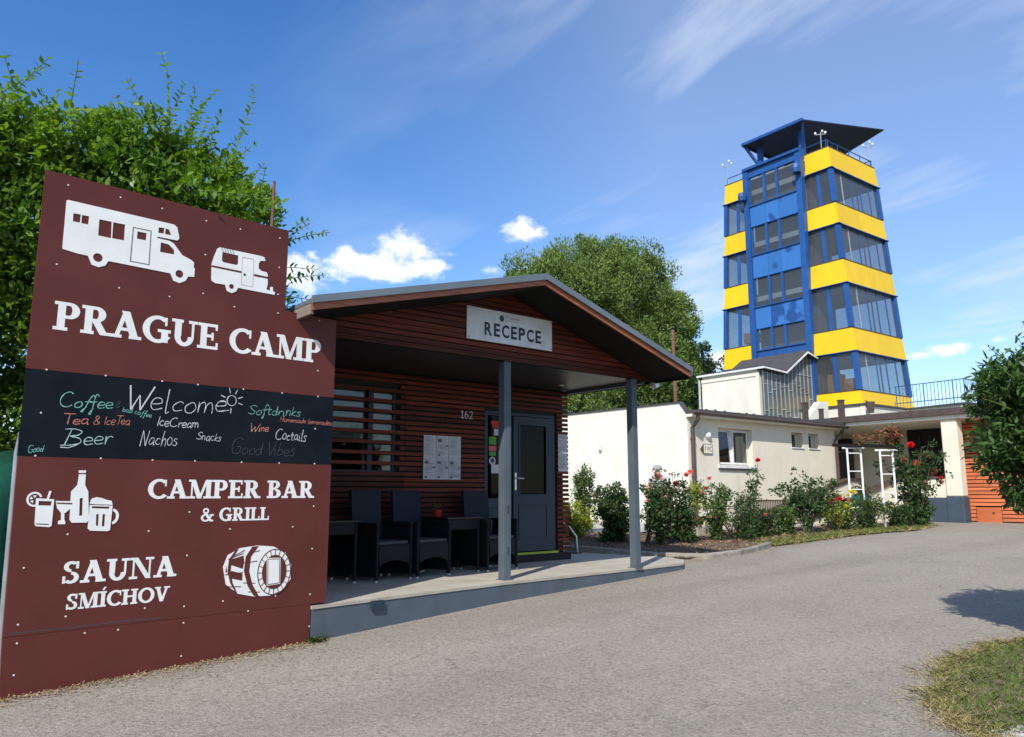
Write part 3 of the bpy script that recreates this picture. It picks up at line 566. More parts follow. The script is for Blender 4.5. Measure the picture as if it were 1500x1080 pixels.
# ---------------------------------------------------------------- ground, road, beds
def strip_sheet(name, dz, d0, d1, l0, l1, mt, parent=None):
    ds = sorted(set([d for d, _ in GT if d0 < d < d1] + [d0, d1])); mb = MB()
    for d in ds:
        for l in (l0, l1):
            x, y = site(l, d); mb.v.append((x, y, gz(x, y) + dz))
    mb.f = [(2 * i, 2 * i + 1, 2 * i + 3, 2 * i + 2) for i in range(len(ds) - 1)]
    return obj(name, mb, mt, None, (0, 0, 0), kind='structure')
def poly_sheet(name, poly, dz, mt, step=.5, kind='structure', noise=0., seed=1):
    # a draped polygon, cut at the road's changes of slope
    bm = bmesh.new(); f = bm.faces.new([bm.verts.new((x, y, 0)) for x, y in poly])
    for d, _ in GT[1:-1]:
        bmesh.ops.bisect_plane(bm, geom=bm.verts[:] + bm.edges[:] + bm.faces[:], plane_co=(F2[0] * d, F2[1] * d, 0), plane_no=(F2[0], F2[1], 0))
    for v in bm.verts: v.co.z = gz(v.co.x, v.co.y) + dz
    me = bpy.data.meshes.new(name); bmesh.ops.triangulate(bm, faces=bm.faces); bmesh.ops.recalc_face_normals(bm, faces=bm.faces)
    if sum(f.normal.z for f in bm.faces) < 0: bmesh.ops.reverse_faces(bm, faces=bm.faces)
    bm.to_mesh(me); bm.free(); me.materials.append(mt)
    o = bpy.data.objects.new(name, me); C.objects.link(o)
    if kind: o['kind'] = kind
    return o
def curvy(pts, k=6): return crspline(pts, k)
def wob(pts, amp, seed, step=.12):
    rnd = random.Random(seed); o = []
    for a, b in zip(pts, pts[1:]):
        n = max(1, int(math.dist(a, b) / step))
        for i in range(n): t = i / n; o.append((a[0] + (b[0] - a[0]) * t + rnd.uniform(-amp, amp), a[1] + (b[1] - a[1]) * t + rnd.uniform(-amp, amp)))
    o.append(pts[-1]); return o
strip_sheet('ground', -.02, -400, 2400, -2000, 2000, M['ground'])
strip_sheet('road', 0, -12, 24.5, -16, 60, M['asphalt'])
# planting bed in front of the white building
bedf = [(8.95, 11.3), (9.35, 10.25), (9.62, 9.3), (9.85, 8.62), (10.15, 8.40), (10.8, 8.36), (11.8, 8.55), (12.6, 8.80)]
bedg = [(12.6, 8.80), (13.9, 8.85), (15.15, 8.93), (16.8, 8.90), (18.2, 8.86), (19.6, 9.25), (21.0, 9.85)]
bedb = [(21.6, 10.6), (18.5, 10.9), (15.5, 11.1), (13.2, 11.6), (11.2, 12.9), (9.9, 13.9)]
poly_sheet('planting_bed', [(x + .07 * (13 - x) / math.hypot(13 - x, 10 - y), y + .07 * (10 - y) / math.hypot(13 - x, 10 - y)) for x, y in bedf] + wob(bedg, .035, 3)[1:] + bedb, .035, M['soil'])
poly_sheet('concrete_path', [(15.5, 11.1), (13.2, 11.6), (11.2, 12.9), (9.9, 13.9), (9.6, 19), (16.2, 19), (16.2, 13.7), (23.4, 13.7), (23.4, 11.0), (18.5, 10.9)][::-1], .012, M['concrete'])
# kerb stones
def along(pts, L):
    o = []; acc = 0
    P = [Vector(p) for p in pts]; tot = sum((b - a).length for a, b in zip(P, P[1:])); n = max(1, round(tot / L)); L = tot / n
    def at(s):
        for a, b in zip(P, P[1:]):
            l = (b - a).length
            if s <= l + 1e-6: return a + (b - a) * (s / l)
            s -= l
        return P[-1]
    return [(at(i * L), at((i + 1) * L)) for i in range(n)]
kb = bpy.data.objects.new('kerb', None); C.objects.link(kb); kb['kind'] = 'structure'; kb.location = (9.85, 8.62, .4); OFF['kerb'] = Vector((9.85, 8.62, .4))
for a, b in along(bedf, .8):
    d = (b - a).normalized(); n = Vector((-d.y, d.x)); a2 = a + d * .006; b2 = b - d * .006; w = .12
    za, zb = gz(*a2), gz(*b2); mb = MB()
    q = [a2, b2, b2 + n * w, a2 + n * w]
    mb.hexa([(p.x, p.y, z - .1) for p, z in zip(q, (za, zb, zb, za))], [(p.x, p.y, z + .09 + random.Random(a.x).uniform(-.008, .008)) for p, z in zip(q, (za, zb, zb, za))])
    obj('kerb_stone', mb, M['kerb'], kb, bevel=.012)
def inpoly(x, y, P):
    c = False; j = len(P) - 1
    for i in range(len(P)):
        if (P[i][1] > y) != (P[j][1] > y) and x < (P[j][0] - P[i][0]) * (y - P[i][1]) / (P[j][1] - P[i][1]) + P[i][0]: c = not c
        j = i
    return c
def scatter(poly, n, rng, extra=None):
    P = np.array(poly); lo, hi = P.min(0), P.max(0); o = []
    while len(o) < n:
        x, y = rng.uniform(lo[0], hi[0]), rng.uniform(lo[1], hi[1])
        if inpoly(x, y, poly): o.append((x, y))
    return o
def blades(name, pts, h, w, rng, mt, dz=.0, lean=.5, base=(0, 0, 0)):
    n = len(pts); z = np.array([gz(x, y) for x, y in pts]) + dz
    a = np.column_stack([np.array(pts), z]); t = rng.uniform(0, 6.283, n); H_ = h * rng.uniform(.4, 1.25, n)
    s = np.column_stack([np.cos(t), np.sin(t), t * 0]) * w; l = rng.normal(size=(n, 3)) * lean * H_[:, None]; l[:, 2] = H_
    m1 = a + l * .55 * np.array([.6, .6, 1]); V = np.stack([a - s, a + s, m1 + s * .8, a + l, m1 - s * .8], 1)
    return poly_mesh(name, V, 5, mt, None, base, kind='stuff')
def flakes(name, pts, size, rng, mt, dz=.01, base=(0, 0, 0), flat=.35):
    n = len(pts); z = np.array([gz(x, y) for x, y in pts]) + dz + rng.uniform(0, .012, n)
    P = np.column_stack([np.array(pts), z]); d = rng.normal(size=(n, 3)); d[:, 2] *= flat; d /= np.linalg.norm(d, axis=1)[:, None]
    u = rng.normal(size=(n, 3)) * .25 + [0, 0, 1]; s = np.cross(d, u); s /= np.linalg.norm(s, axis=1)[:, None]; L = size * rng.uniform(.5, 1.6, n)[:, None]
    V = np.stack([P, P + d * L * .5 + s * L * .3, P + d * L, P + d * L * .5 - s * L * .3], 1)
    V[:, :, 2] = np.maximum(V[:, :, 2], (z - .006)[:, None])
    return poly_mesh(name, V, 4, mt, None, base, kind='stuff')
def pebbles(name, pts, size, rng, mt, dz=0., base=(0, 0, 0)):
    ico = bmesh.new(); bmesh.ops.create_icosphere(ico, subdivisions=1, radius=1); iv = np.array([v.co[:] for v in ico.verts]); fi = np.array([[v.index for v in f.verts] for f in ico.faces]); ico.free()
    n = len(pts); z = np.array([gz(x, y) for x, y in pts]) + dz; sc = size * rng.uniform(.4, 1.4, (n, 1)) * np.column_stack([rng.uniform(.8, 1.3, n), rng.uniform(.7, 1.1, n), rng.uniform(.4, .7, n)])
    t = rng.uniform(0, 6.28, n); V = iv[None] * sc[:, None, :] * (1 + rng.uniform(-.2, .2, (n, len(iv), 1)))
    X = V[..., 0] * np.cos(t)[:, None] - V[..., 1] * np.sin(t)[:, None]; Y = V[..., 0] * np.sin(t)[:, None] + V[..., 1] * np.cos(t)[:, None]
    V = np.stack([X, Y, V[..., 2]], -1) + np.column_stack([np.array(pts), z])[:, None, :] - np.array(base)
    me = bpy.data.meshes.new(name); F = (fi[None] + (np.arange(n) * len(iv))[:, None, None]).reshape(-1, 3)
    me.vertices.add(n * len(iv)); me.vertices.foreach_set('co', V.astype(np.float32).ravel()); me.loops.add(F.size); me.loops.foreach_set('vertex_index', F.astype(np.int32).ravel())
    me.polygons.add(len(F)); me.polygons.foreach_set('loop_start', np.arange(0, F.size, 3, dtype=np.int32)); me.update(calc_edges=True); me.materials.append(mt)
    o = bpy.data.objects.new(name, me); C.objects.link(o); o.location = base; o['kind'] = 'stuff'; return o
# grass corner at the right
gp = curvy([(5.05, 2.30), (5.22, 2.52), (5.45, 2.72), (5.77, 2.96), (6.40, 3.20), (7.00, 3.31), (7.80, 3.28), (8.6, 3.1), (9.8, 2.7), (11.5, 2.0)], 5)
gp = wob([(x + R2[0] * .16, y + R2[1] * .16) for x, y in gp], .045, 8)
gpoly = gp + [(12.5, -2), (7.5, -2), (6.4, 1.55), (5.75, 2.02), (5.3, 2.2)]
rg = np.random.default_rng(5)
poly_sheet('grass_verge', gpoly[::-1], .012, M['soil'])
pts = scatter(gpoly, 90000, rg)
pts = [(x + rg.normal() * .02, y + rg.normal() * .02) for x, y in pts if math.hypot(x - 7, y - 2.6) < 3.4]
e = [gp[rg.integers(0, len(gp))] for _ in range(5200)]
e = [(x + rg.normal() * .09, y + rg.normal() * .07 - .05) for x, y in e]
blades('grass', pts, .034, .0024, rg, M['grass'], .01, .9, (6.5, 2.6, .1))
tag(bpy.data.objects['grass'], 'short patchy green grass on the verge at the right edge')
dp = [p for p in scatter(gpoly, 5000, rg) if math.hypot(p[0] - 5.6, p[1] - 2.4) < 1.6 + rg.normal() * .3]
blades('dry_grass', dp + e, .035, .003, rg, M['drygrass'], .01, 1.6, (6.0, 2.8, .1))
tag(bpy.data.objects['dry_grass'], 'dry straw coloured grass along the edge of the verge')
pb = scatter([(5.2, 2.18), (5.42, 2.30), (5.85, 2.12), (6.5, 1.6), (6.0, 1.0), (5.0, 1.6)], 2600, rg)
pebbles('gravel', pb, .018, rg, M['stone'], .008, (5.6, 1.9, .03))
tag(bpy.data.objects['gravel'], 'loose grey pebbles below the grass verge')
# weeds and litter along the foot of the sign board and the porch
lp = []
for i in range(2600):
    t = rg.uniform(-2.6, .1); p = SF @ Vector((t, -abs(rg.normal()) * .09 - .005 - (rg.random() < .12) * rg.uniform(0, .5), 0)); lp.append((p.x, p.y))
flakes('dry_litter', lp, .018, rg, M['litter'], .004, (2, 6.5, .1))
tag(bpy.data.objects['dry_litter'], 'crumbled dry leaves along the foot of the maroon board')
lp = []
for i in range(900):
    t = rg.uniform(-2.7, 3.6); p = RF @ Vector((t, -.56 + .09 * (t + 2.7) + .02 - abs(rg.normal()) * .04 - .02, 0)); lp.append((p.x, p.y))
ed = []
while len(ed) < 2600:                # dust, crumbs and fallen leaves gathered along the kerb, the verge and the bed edge
    L_ = (bedf, bedg, gp)[rg.integers(0, 3)]; i = rg.integers(0, len(L_) - 1); t = rg.random()
    ed.append((L_[i][0] + (L_[i + 1][0] - L_[i][0]) * t + rg.normal() * .16, L_[i][1] + (L_[i + 1][1] - L_[i][1]) * t - abs(rg.normal()) * .14 * (1 if L_ is not gp else -1)))
flakes('edge_litter', ed, .016, rg, M['litter'], .004, (10, 7, .3)); tag(bpy.data.objects['edge_litter'], 'dry leaf crumbs gathered along the kerb and the grass edges')
flakes('grit', lp, .011, rg, M['litter'], .004, (6, 7.3, .2)); tag(bpy.data.objects['grit'], 'fine grit and crumbs along the blue grey porch edge')
wp = [SF @ Vector((.02 + rg.normal() * .05, -.045 - abs(rg.normal()) * .02, 0)) for _ in range(260)]
blades('weeds', [(p.x, p.y) for p in wp[:150]], .06, .004, rg, M['leaf_mid'], .0, .8, (2.95, 7.0, .14)); tag(bpy.data.objects['weeds'], 'small weeds at the left corner of the porch edge')
allbed = bedf + bedg[1:] + bedb
flakes('bark_mulch', scatter(allbed, 15000, rg), .04, rg, M['chips'], .04, (14, 9.8, .5)); tag(bpy.data.objects['bark_mulch'], 'bark chips and dry leaves between the rose bushes')
gb = []
while len(gb) < 3600:
    t = rg.random(); i = rg.integers(0, len(bedg) - 1); x = bedg[i][0] + (bedg[i + 1][0] - bedg[i][0]) * t; y = bedg[i][1] + (bedg[i + 1][1] - bedg[i][1]) * t
    gb.append((x + rg.normal() * .03, y + abs(rg.normal()) * .42 - .07))
blades('bed_grass', gb, .07, .005, rg, M['grass'], .03, .7, (16, 9.2, .55)); gb2 = [(x + rg.normal() * .1, y + rg.normal() * .08) for x, y in gb[:3400]]
blades('dry_bed_grass', gb2, .05, .005, rg, M['drygrass'], .03, 1.3, (16, 9.2, .55)); tag(bpy.data.objects['dry_bed_grass'], 'dry straw grass along the road edge of the rose bed')
tag(bpy.data.objects['bed_grass'], 'thin grass along the road edge of the rose bed')
pebbles('road_grit', [(lambda p: p)(site(rg.uniform(-5, 8), rg.uniform(4.2, 13))) for _ in range(900)], .0045, rg, M['stone'], .002, (4, 5, 0)); tag(bpy.data.objects['road_grit'], 'scattered small grit stones lying on the asphalt')
# ---------------------------------------------------------------- reception house (frame RF; z is world height)
FZ = .46
pf = bpy.data.objects.new('porch_floor', None); C.objects.link(pf); pf['kind'] = 'structure'; pf.location = RF @ Vector((0, 0, FZ)); pf.rotation_euler = (0, 0, R(2.75)); OFF['porch_floor'] = Vector((0, 0, FZ))
ppoly = [(-2.73, -.535), (-1.4, -.345), (-.13, -.18), (1.7, -.06), (3.5, .06), (4.0, .45), (4.3, 1.6), (4.1, 7), (-2.73, 7)]
obj('paving', MB().prism(ppoly, 'z', FZ - .03, FZ), M['concrete'], pf)
inn = [(-2.72, -.525), (-1.4, -.337), (-.13, -.172), (1.7, -.052), (3.49, .068), (3.99, .46), (4.29, 1.6), (4.09, 6.99), (-2.72, 6.99)]
obj('kerb_face', MB().prism(inn, 'z', -.3, FZ - .03), M['bluegrey'], pf)
hb = MB(); hb.bar((-2.06, -.452, .398), (-1.915, -.431, .396), .02, .085); obj('hatch_cover', hb, M['bluegrey2'], pf)
rh = thing('reception_house', 'low reception house clad in red brown slats with a shallow gabled roof and open porch', 'house', (0, 1.7, FZ), RF)
# wall cores (hollow, dark room behind the glass)
WY = 1.745
core = MB()
WX0, WX1, WZ0, WZ1 = -1.98, -.50, 1.75, 2.93
DX0, DX1, DZ1 = 1.0, 2.42, 2.73
for b in [(-2.65, WX0, .46, 3.2), (WX0, WX1, .46, WZ0), (WX0, WX1, WZ1, 3.2), (WX1, DX0, .46, 3.2), (DX0, DX1, DZ1, 3.2), (DX1, 2.62, .46, 3.2)]:
    core.box(b[0], b[1], WY, WY + .14, b[2], b[3])
core.box(-2.65, -2.5, WY + .14, 7, .46, 3.2); core.box(2.48, 2.62, WY + .14, 7, .46, 3.2); core.box(-2.5, 2.48, 6.86, 7, .46, 3.2)
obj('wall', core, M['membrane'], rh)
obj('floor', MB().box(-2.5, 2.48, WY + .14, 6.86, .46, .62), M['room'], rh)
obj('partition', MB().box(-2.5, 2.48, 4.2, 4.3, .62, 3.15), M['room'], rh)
obj('plinth', MB().box(-2.63, 2.6, WY - .03, WY - .001, .46, .58), M['membrane'], rh)
# horizontal wall slats, one by one
pitch = .0705; z = .60; i = 0; rnd = random.Random(3)
def slat(x0, x1, y0, y1, z, h=.047, tilt=0, parent=rh, mt=None, name='slat'):
    mb = MB(); dz = rnd.uniform(-.002, .002); dy = rnd.uniform(-.002, .002)
    mb.hexa([(x0, y0 + dy, z + dz), (x1, y0 + dy, z + dz), (x1, y1, z + dz + tilt), (x0, y1, z + dz + tilt)], [(x0, y0 + dy, z + h + dz), (x1, y0 + dy, z + h + dz), (x1, y1, z + h + dz + tilt), (x0, y1, z + h + dz + tilt)])
    return obj(name, mb, mt or M['slat'], parent)
while z < 3.12:
    w = WZ0 - .02 < z < WZ1; d = z < DZ1 - .01
    y0, y1 = WY - .05, WY - .012
    segs = []
    if w: segs += [(-2.66, -.40)] if i % 2 == 0 else [(-2.66, WX0 - .02), (WX1 + .02, -.40)]
    else: segs += [(-2.66, -.40)]
    segs += [(-.397, DX0 - .02), (DX1 + .03, 2.70)] if d else [(-.397, 1.15), (1.153, 2.70)]
    for a, b in segs: slat(a, b, y0, y1, z)
    z += pitch; i += 1
for x in (-2.2, -.7, -.42, .3, .9, 2.5): obj('batten', MB().box(x, x + .04, WY - .012, WY - .0005, .6, 3.12 if x not in (-.7,) else 1.75), M['membrane'], rh)
# slatted screen added unseen behind the board, keeping sun off the porch chairs
scr = obj('sun_screen_frame', MB().box(-2.62, -2.58, .1, 1.68, 3.05, 3.09).box(-2.62, -2.58, .1, .14, .46, 3.05), M['membrane'], rh)
for k in range(36): obj('slat', MB().box(-2.66, -2.622, .1, 1.68, .56 + k * .07, .61 + k * .07), M['slat'], scr)
# louvred window
wn = obj('window', MB().plate([[(WX0, WZ0), (WX1, WZ0), (WX1, WZ1), (WX0, WZ1)], [(WX0 + .05, WZ0 + .05), (-.93, WZ0 + .05), (-.93, WZ1 - .05), (WX0 + .05, WZ1 - .05)], [(-.86, WZ0 + .05), (WX1 - .05, WZ0 + .05), (WX1 - .05, WZ1 - .05), (-.86, WZ1 - .05)]], WY + .03, WY + .09), M['bluegrey2'], rh)
obj('pane', MB().box(WX0 + .05, -.93, WY + .05, WY + .058, WZ0 + .05, WZ1 - .05), M['glass'], wn)
obj('pane', MB().box(-.86, WX1 - .05, WY + .05, WY + .058, WZ0 + .05, WZ1 - .05), M['glass'], wn)
# blinds behind the glass
for k in range(2): obj('roller_blind', MB().box((-1.9, -.84)[k], (-.95, -.57)[k], WY + .11, WY + .115, 2.22, 2.9), M['paper'], wn)
# door frame, side light, door leaf
df = MB()
for b in [(DX0, DX0 + .06, .6, DZ1), (1.44, 1.53, .6, DZ1), (2.34, DX1, .6, DZ1), (DX0 + .06, 1.44, DZ1 - .07, DZ1), (1.53, 2.34, DZ1 - .05, DZ1), (DX0 + .06, 1.44, 1.28, 1.42), (DX0 + .06, 1.44, .6, .72)]:
    df.box(b[0], b[1], WY - .03, WY + .06, b[2], b[3])
fr_ = obj('door_frame', df, M['bluegrey2'], rh, bevel=.004)
obj('side_panel', MB().box(DX0 + .06, 1.44, WY + .0, WY + .03, .72, 1.28), M['bluegrey2'], fr_)
obj('side_pane', MB().box(DX0 + .06, 1.44, WY + .01, WY + .018, 1.42, DZ1 - .07), M['glass_door'], fr_)
dl = MB().plate([rect(1.54, 2.33, .62, 2.67), rect(1.66, 2.21, 1.47, 2.55)], WY - .055, WY - .005)
dl.plate([rect(1.64, 2.23, .80, 1.33), rect(1.665, 2.205, .825, 1.305)], WY - .066, WY - .056)
dl.plate([rect(1.64, 2.23, 1.45, 2.57), rect(1.665, 2.205, 1.475, 2.545)], WY - .066, WY - .056)
door = obj('door', dl, M['bluegrey2'], rh)
obj('door_pane', MB().box(1.66, 2.21, WY - .034, WY - .026, 1.47, 2.55), M['glass_door'], door)
hd = MB(); hd.box(1.555, 1.59, WY - .066, WY - .056, 1.54, 1.80); hd.tube([(1.572, WY - .06, 1.72), (1.572, WY - .11, 1.72), (1.70, WY - .115, 1.715)], .009); obj('door_handle', hd, M['chrome'], door, smooth=False)
obj('door_step', MB().box(DX0 - .05, DX1 + .25, WY - .12, WY - .03, .462, .575), M['membrane'], rh)
obj('yellow_edge_strip', MB().box(1.50, 2.40, WY - .125, WY - .056, .577, .606), M['yellowstrip'], rh)
# stickers on the side light
for nm, x0, x1, z0, z1, mt in [('sticker', 1.14, 1.36, 2.52, 2.58, 'redp'), ('sticker', 1.16, 1.34, 2.475, 2.515, 'redp'), ('sticker', 1.2, 1.28, 2.36, 2.46, 'paper'), ('sticker', 1.10, 1.24, 2.22, 2.33, 'greenp'), ('sticker', 1.12, 1.22, 2.26, 2.335, 'yelp'), ('sticker', 1.10, 1.24, 2.12, 2.2, 'pinkp'), ('sticker', 1.11, 1.23, 2.05, 2.11, 'greenp'), ('sticker', 1.15, 1.31, 1.79, 1.92, 'paper')]:
    k = rnd.uniform(0, .003); obj(nm, MB().box(x0, x1, WY - .004 - k, WY + .0095, z0, z1), M[mt], fr_)
obj('sticker', MB().lathe([(.0, 0), (.062, 0), (.062, .006), (0, .006)], (1.17, WY - .001, 1.975), 20, 'y'), M['paper'], fr_)
obj('sticker', MB().lathe([(.0, 0), (.035, 0), (.035, .006), (0, .006)], (1.17, WY - .004, 1.98), 16, 'y'), M['navyink'], fr_)
# house number
serif_text('162', .535, .765, 2.575, .115, rh, M['paper'], y=WY - .053, depth=.004, name='house_number')
# posts
for x in (0.03, 2.40):
    obj('post', MB().box(x - .055, x + .055, -.02, .09, FZ, 3.14), M['bluegrey'], rh, bevel=.004)
    obj('post_base', MB().box(x - .075, x + .075, -.04, .11, FZ, FZ + .008), M['bluegrey'], rh)
obj('bolt_plate', MB().box(.03, .05, -.024, -.0205, 1.25, 1.35), M['bluegrey2'], rh); obj('bolt_plate', MB().box(.03, .05, -.024, -.0205, .75, .85), M['bluegrey2'], rh)
# roof
AP = (.06, 4.117); EL = (-3.0, 3.30); ER = (2.82, 3.25); YF, YB = -.70, 7.4
def skew(mb):                      # the left half of the front edge stands a little further out
    mb.v = [(x, y - .05 * max(0, .06 - x) if y < -.3 else y, z) for x, y, z in mb.v]; return mb
def rz(x): return AP[1] + (x - AP[0]) * ((ER[1] - AP[1]) / (ER[0] - AP[0]) if x > AP[0] else (EL[1] - AP[1]) / (EL[0] - AP[0]))
obj('roof_covering', skew(MB().prism([EL, AP, ER, (ER[0], ER[1] - .045), (AP[0], AP[1] - .048), (EL[0], EL[1] - .045)], 'y', YF - .02, YB)), M['roofmetal'], rh, bevel=.004)
obj('roof_trim', skew(MB().prism([(EL[0] - .02, EL[1] + .012), (AP[0], AP[1] + .014), (ER[0] + .02, ER[1] + .012), (ER[0] + .02, ER[1] - .062), (AP[0], AP[1] - .066), (EL[0] - .02, EL[1] - .062)], 'y', YF - .045, YF - .022)), M['roofmetal'], rh, bevel=.003)
obj('verge_board', skew(MB().prism([(EL[0], EL[1] - .05), (AP[0], AP[1] - .053), (AP[0], AP[1] - .127), (EL[0], EL[1] - .120)], 'y', YF - .012, YF + .016)), M['fascia'], rh)
obj('verge_board', skew(MB().prism([(AP[0], AP[1] - .053), (ER[0], ER[1] - .05), (ER[0], ER[1] - .120), (AP[0], AP[1] - .127)], 'y', YF - .010, YF + .016)), M['fascia'], rh)
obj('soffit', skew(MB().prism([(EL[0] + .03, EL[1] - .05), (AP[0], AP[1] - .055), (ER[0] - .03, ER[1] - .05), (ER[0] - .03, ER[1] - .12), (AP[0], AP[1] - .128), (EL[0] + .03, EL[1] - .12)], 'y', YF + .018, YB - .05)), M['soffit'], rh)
obj('eave_board', skew(MB().box(EL[0] - .004, EL[0] + .026, YF + .018, YB - .05, EL[1] - .15, EL[1] - .052)), M['greywood'], rh)
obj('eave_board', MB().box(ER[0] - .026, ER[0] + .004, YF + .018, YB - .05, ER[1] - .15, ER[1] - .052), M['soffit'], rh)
gt = MB(); gt.tube([(ER[0] + .05, YF + .02, ER[1] - .06), (ER[0] + .05, YB, ER[1] - .06)], .05, 10); obj('gutter', gt, M['roofmetal'], rh)
# gable slats
obj('gable_core', MB().prism([(-2.55, 3.16), (2.68, 3.16), (2.68, rz(2.68) - .14), (AP[0], AP[1] - .14), (-2.55, rz(-2.55) - .14)], 'y', .02, .06), M['membrane'], rh)
z = 3.135; i = 0
while z < 3.95:
    zt = z + .05
    xl = -2.62 if rz(-2.62) - .12 > z else AP[0] + (z + .115 - AP[1]) / ((AP[1] - EL[1]) / (AP[0] - EL[0]))
    xr = 2.74 if rz(2.74) - .12 > z else AP[0] + (AP[1] - .115 - z) / ((AP[1] - ER[1]) / (ER[0] - AP[0]))
    if xr - xl > .3: slat(xl, xr, -.045, .012, z, .056, .012)
    z += .0665; i += 1
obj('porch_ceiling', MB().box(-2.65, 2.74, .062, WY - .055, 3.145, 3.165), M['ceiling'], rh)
obj('porch_beam', MB().box(2.66, 2.74, .07, WY - .06, 3.10, 3.144), M['bluegrey'], rh)
obj('porch_beam', MB().box(-2.65, -2.57, .07, WY - .06, 3.09, 3.144), M['bluegrey'], rh)
ml = MB().lathe([(0, 0), (.05, 0), (.05, .015), (0, .02)], (2.0, 1.1, 3.12), 14); obj('ceiling_light', ml, M['alu'], rh)
# lamp below the right end of the gable
lt = thing('floodlight', 'small white floodlight under the right end of the reception gable', 'lamp', (2.84, -.02, 3.10), RF)
obj('lamp_head', MB().lathe([(0, -.05), (.05, -.05), (.065, .04), (0, .05)], (2.84, -.04, 3.09), 14, 'y'), M['alu'], lt); obj('bracket', MB().tube([(2.76, 0, 3.16), (2.84, -.02, 3.11)], .01), M['alu'], lt)
# RECEPCE board
rs = thing('reception_sign', 'white board reading RECEPCE in dark letters on the slatted gable', 'sign', (.06, -.055, 3.34), RF)
obj('board', MB().box(-.64, .753, -.062, -.048, 3.345, 3.752), M['signwhite'], rs, bevel=.003)
x = -.372; bw = {'R': .118, 'E': .098, 'C': .118, 'P': .108}
for c in 'RECEPCE':
    sans_text(c, x, 3.42, bw[c] - .0, .168, rs, M['navyink'], -.0635, bold=.03, name='letter'); x += bw[c] + .029
lg = MB().prism([(-.10 + .036 * math.cos(a), 3.665 + .042 * math.sin(a)) for a in [k * math.pi / 8 for k in range(16)]], 'y', -.0645, -.061); obj('emblem', lg, M['ink'], rs)
lg = MB()
for a, b, zz, hh in [(-.04, .02, 3.69, .012), (.03, .19, 3.672, .024), (-.04, .16, 3.642, .008)]: lg.box(a, b, -.0642, -.061, zz, zz + hh)
obj('small_print', lg, M['print'], rs)
for sx in (-.615, .728):
    for sz in (3.37, 3.727): obj('screw', MB().lathe([(0, 0), (.008, 0), (.006, .004)], (sx, -.066, sz), 8, 'y'), M['ink'], rs)
# notices
def sheet(x0, x1, z0, z1, y, par, pics=True, seed=0):
    r = random.Random(seed); s = obj('sheet', MB().hexa([(x0, y, z0), (x1, y - r.uniform(0, .004), z0), (x1, y + .002, z0), (x0, y + .002, z0)], [(x0, y, z1), (x1, y, z1), (x1, y + .002, z1), (x0, y + .002, z1)]), M['paper'], par)
    tx = MB(); zz = z1 - .03
    while zz > z0 + .03:
        a = x0 + .015; 
        if r.random() < .82:
            b = x1 - r.choice([.02, .03, .06, .09]); tx.box(a + r.choice([0, 0, .02]), b, y - .0066, y - .0045, zz, zz + .0045)
        zz -= .0105
    obj('printed_lines', tx, M['print'], s)
    if pics:
        pm = MB(); w = x1 - x0
        pm.box(x0 + .02, x0 + .02 + w * .3, y - .0072, y - .0045, z1 - .09, z1 - .05); pm.box(x1 - .05, x1 - .015, y - .0072, y - .0045, (z0 + z1) / 2, (z0 + z1) / 2 + .025); pm.box(x0 + .02, x0 + .06, y - .0072, y - .0045, z0 + .02, z0 + .045)
        obj('printed_picture', pm, M['printdark'], s)
nt = thing('notice_sheets', 'six printed paper sheets in two rows on the slatted wall beside the door', 'notice', (.21, WY - .06, 1.68), RF)
obj('backing_board', MB().box(-.105, .54, WY - .062, WY - .052, 1.68, 2.305), M['printdark'], nt)
for cx in range(3):
    for rz_ in range(2): sheet(-.10 + cx * .214, -.10 + cx * .214 + .206, 1.685 + rz_ * .31, 1.685 + rz_ * .31 + .307, WY - .065, nt, rz_ == 0 or cx == 1, cx * 7 + rz_)
nt2 = thing('notice_sheets', 'pair of paper sheets pinned one above the other on the slats right of the door', 'notice', (2.58, WY - .06, 1.8), RF)
for k in range(2): sheet(2.475, 2.675, 1.84 + k * .30, 2.135 + k * .30, WY - .056, nt2, False, 40 + k)

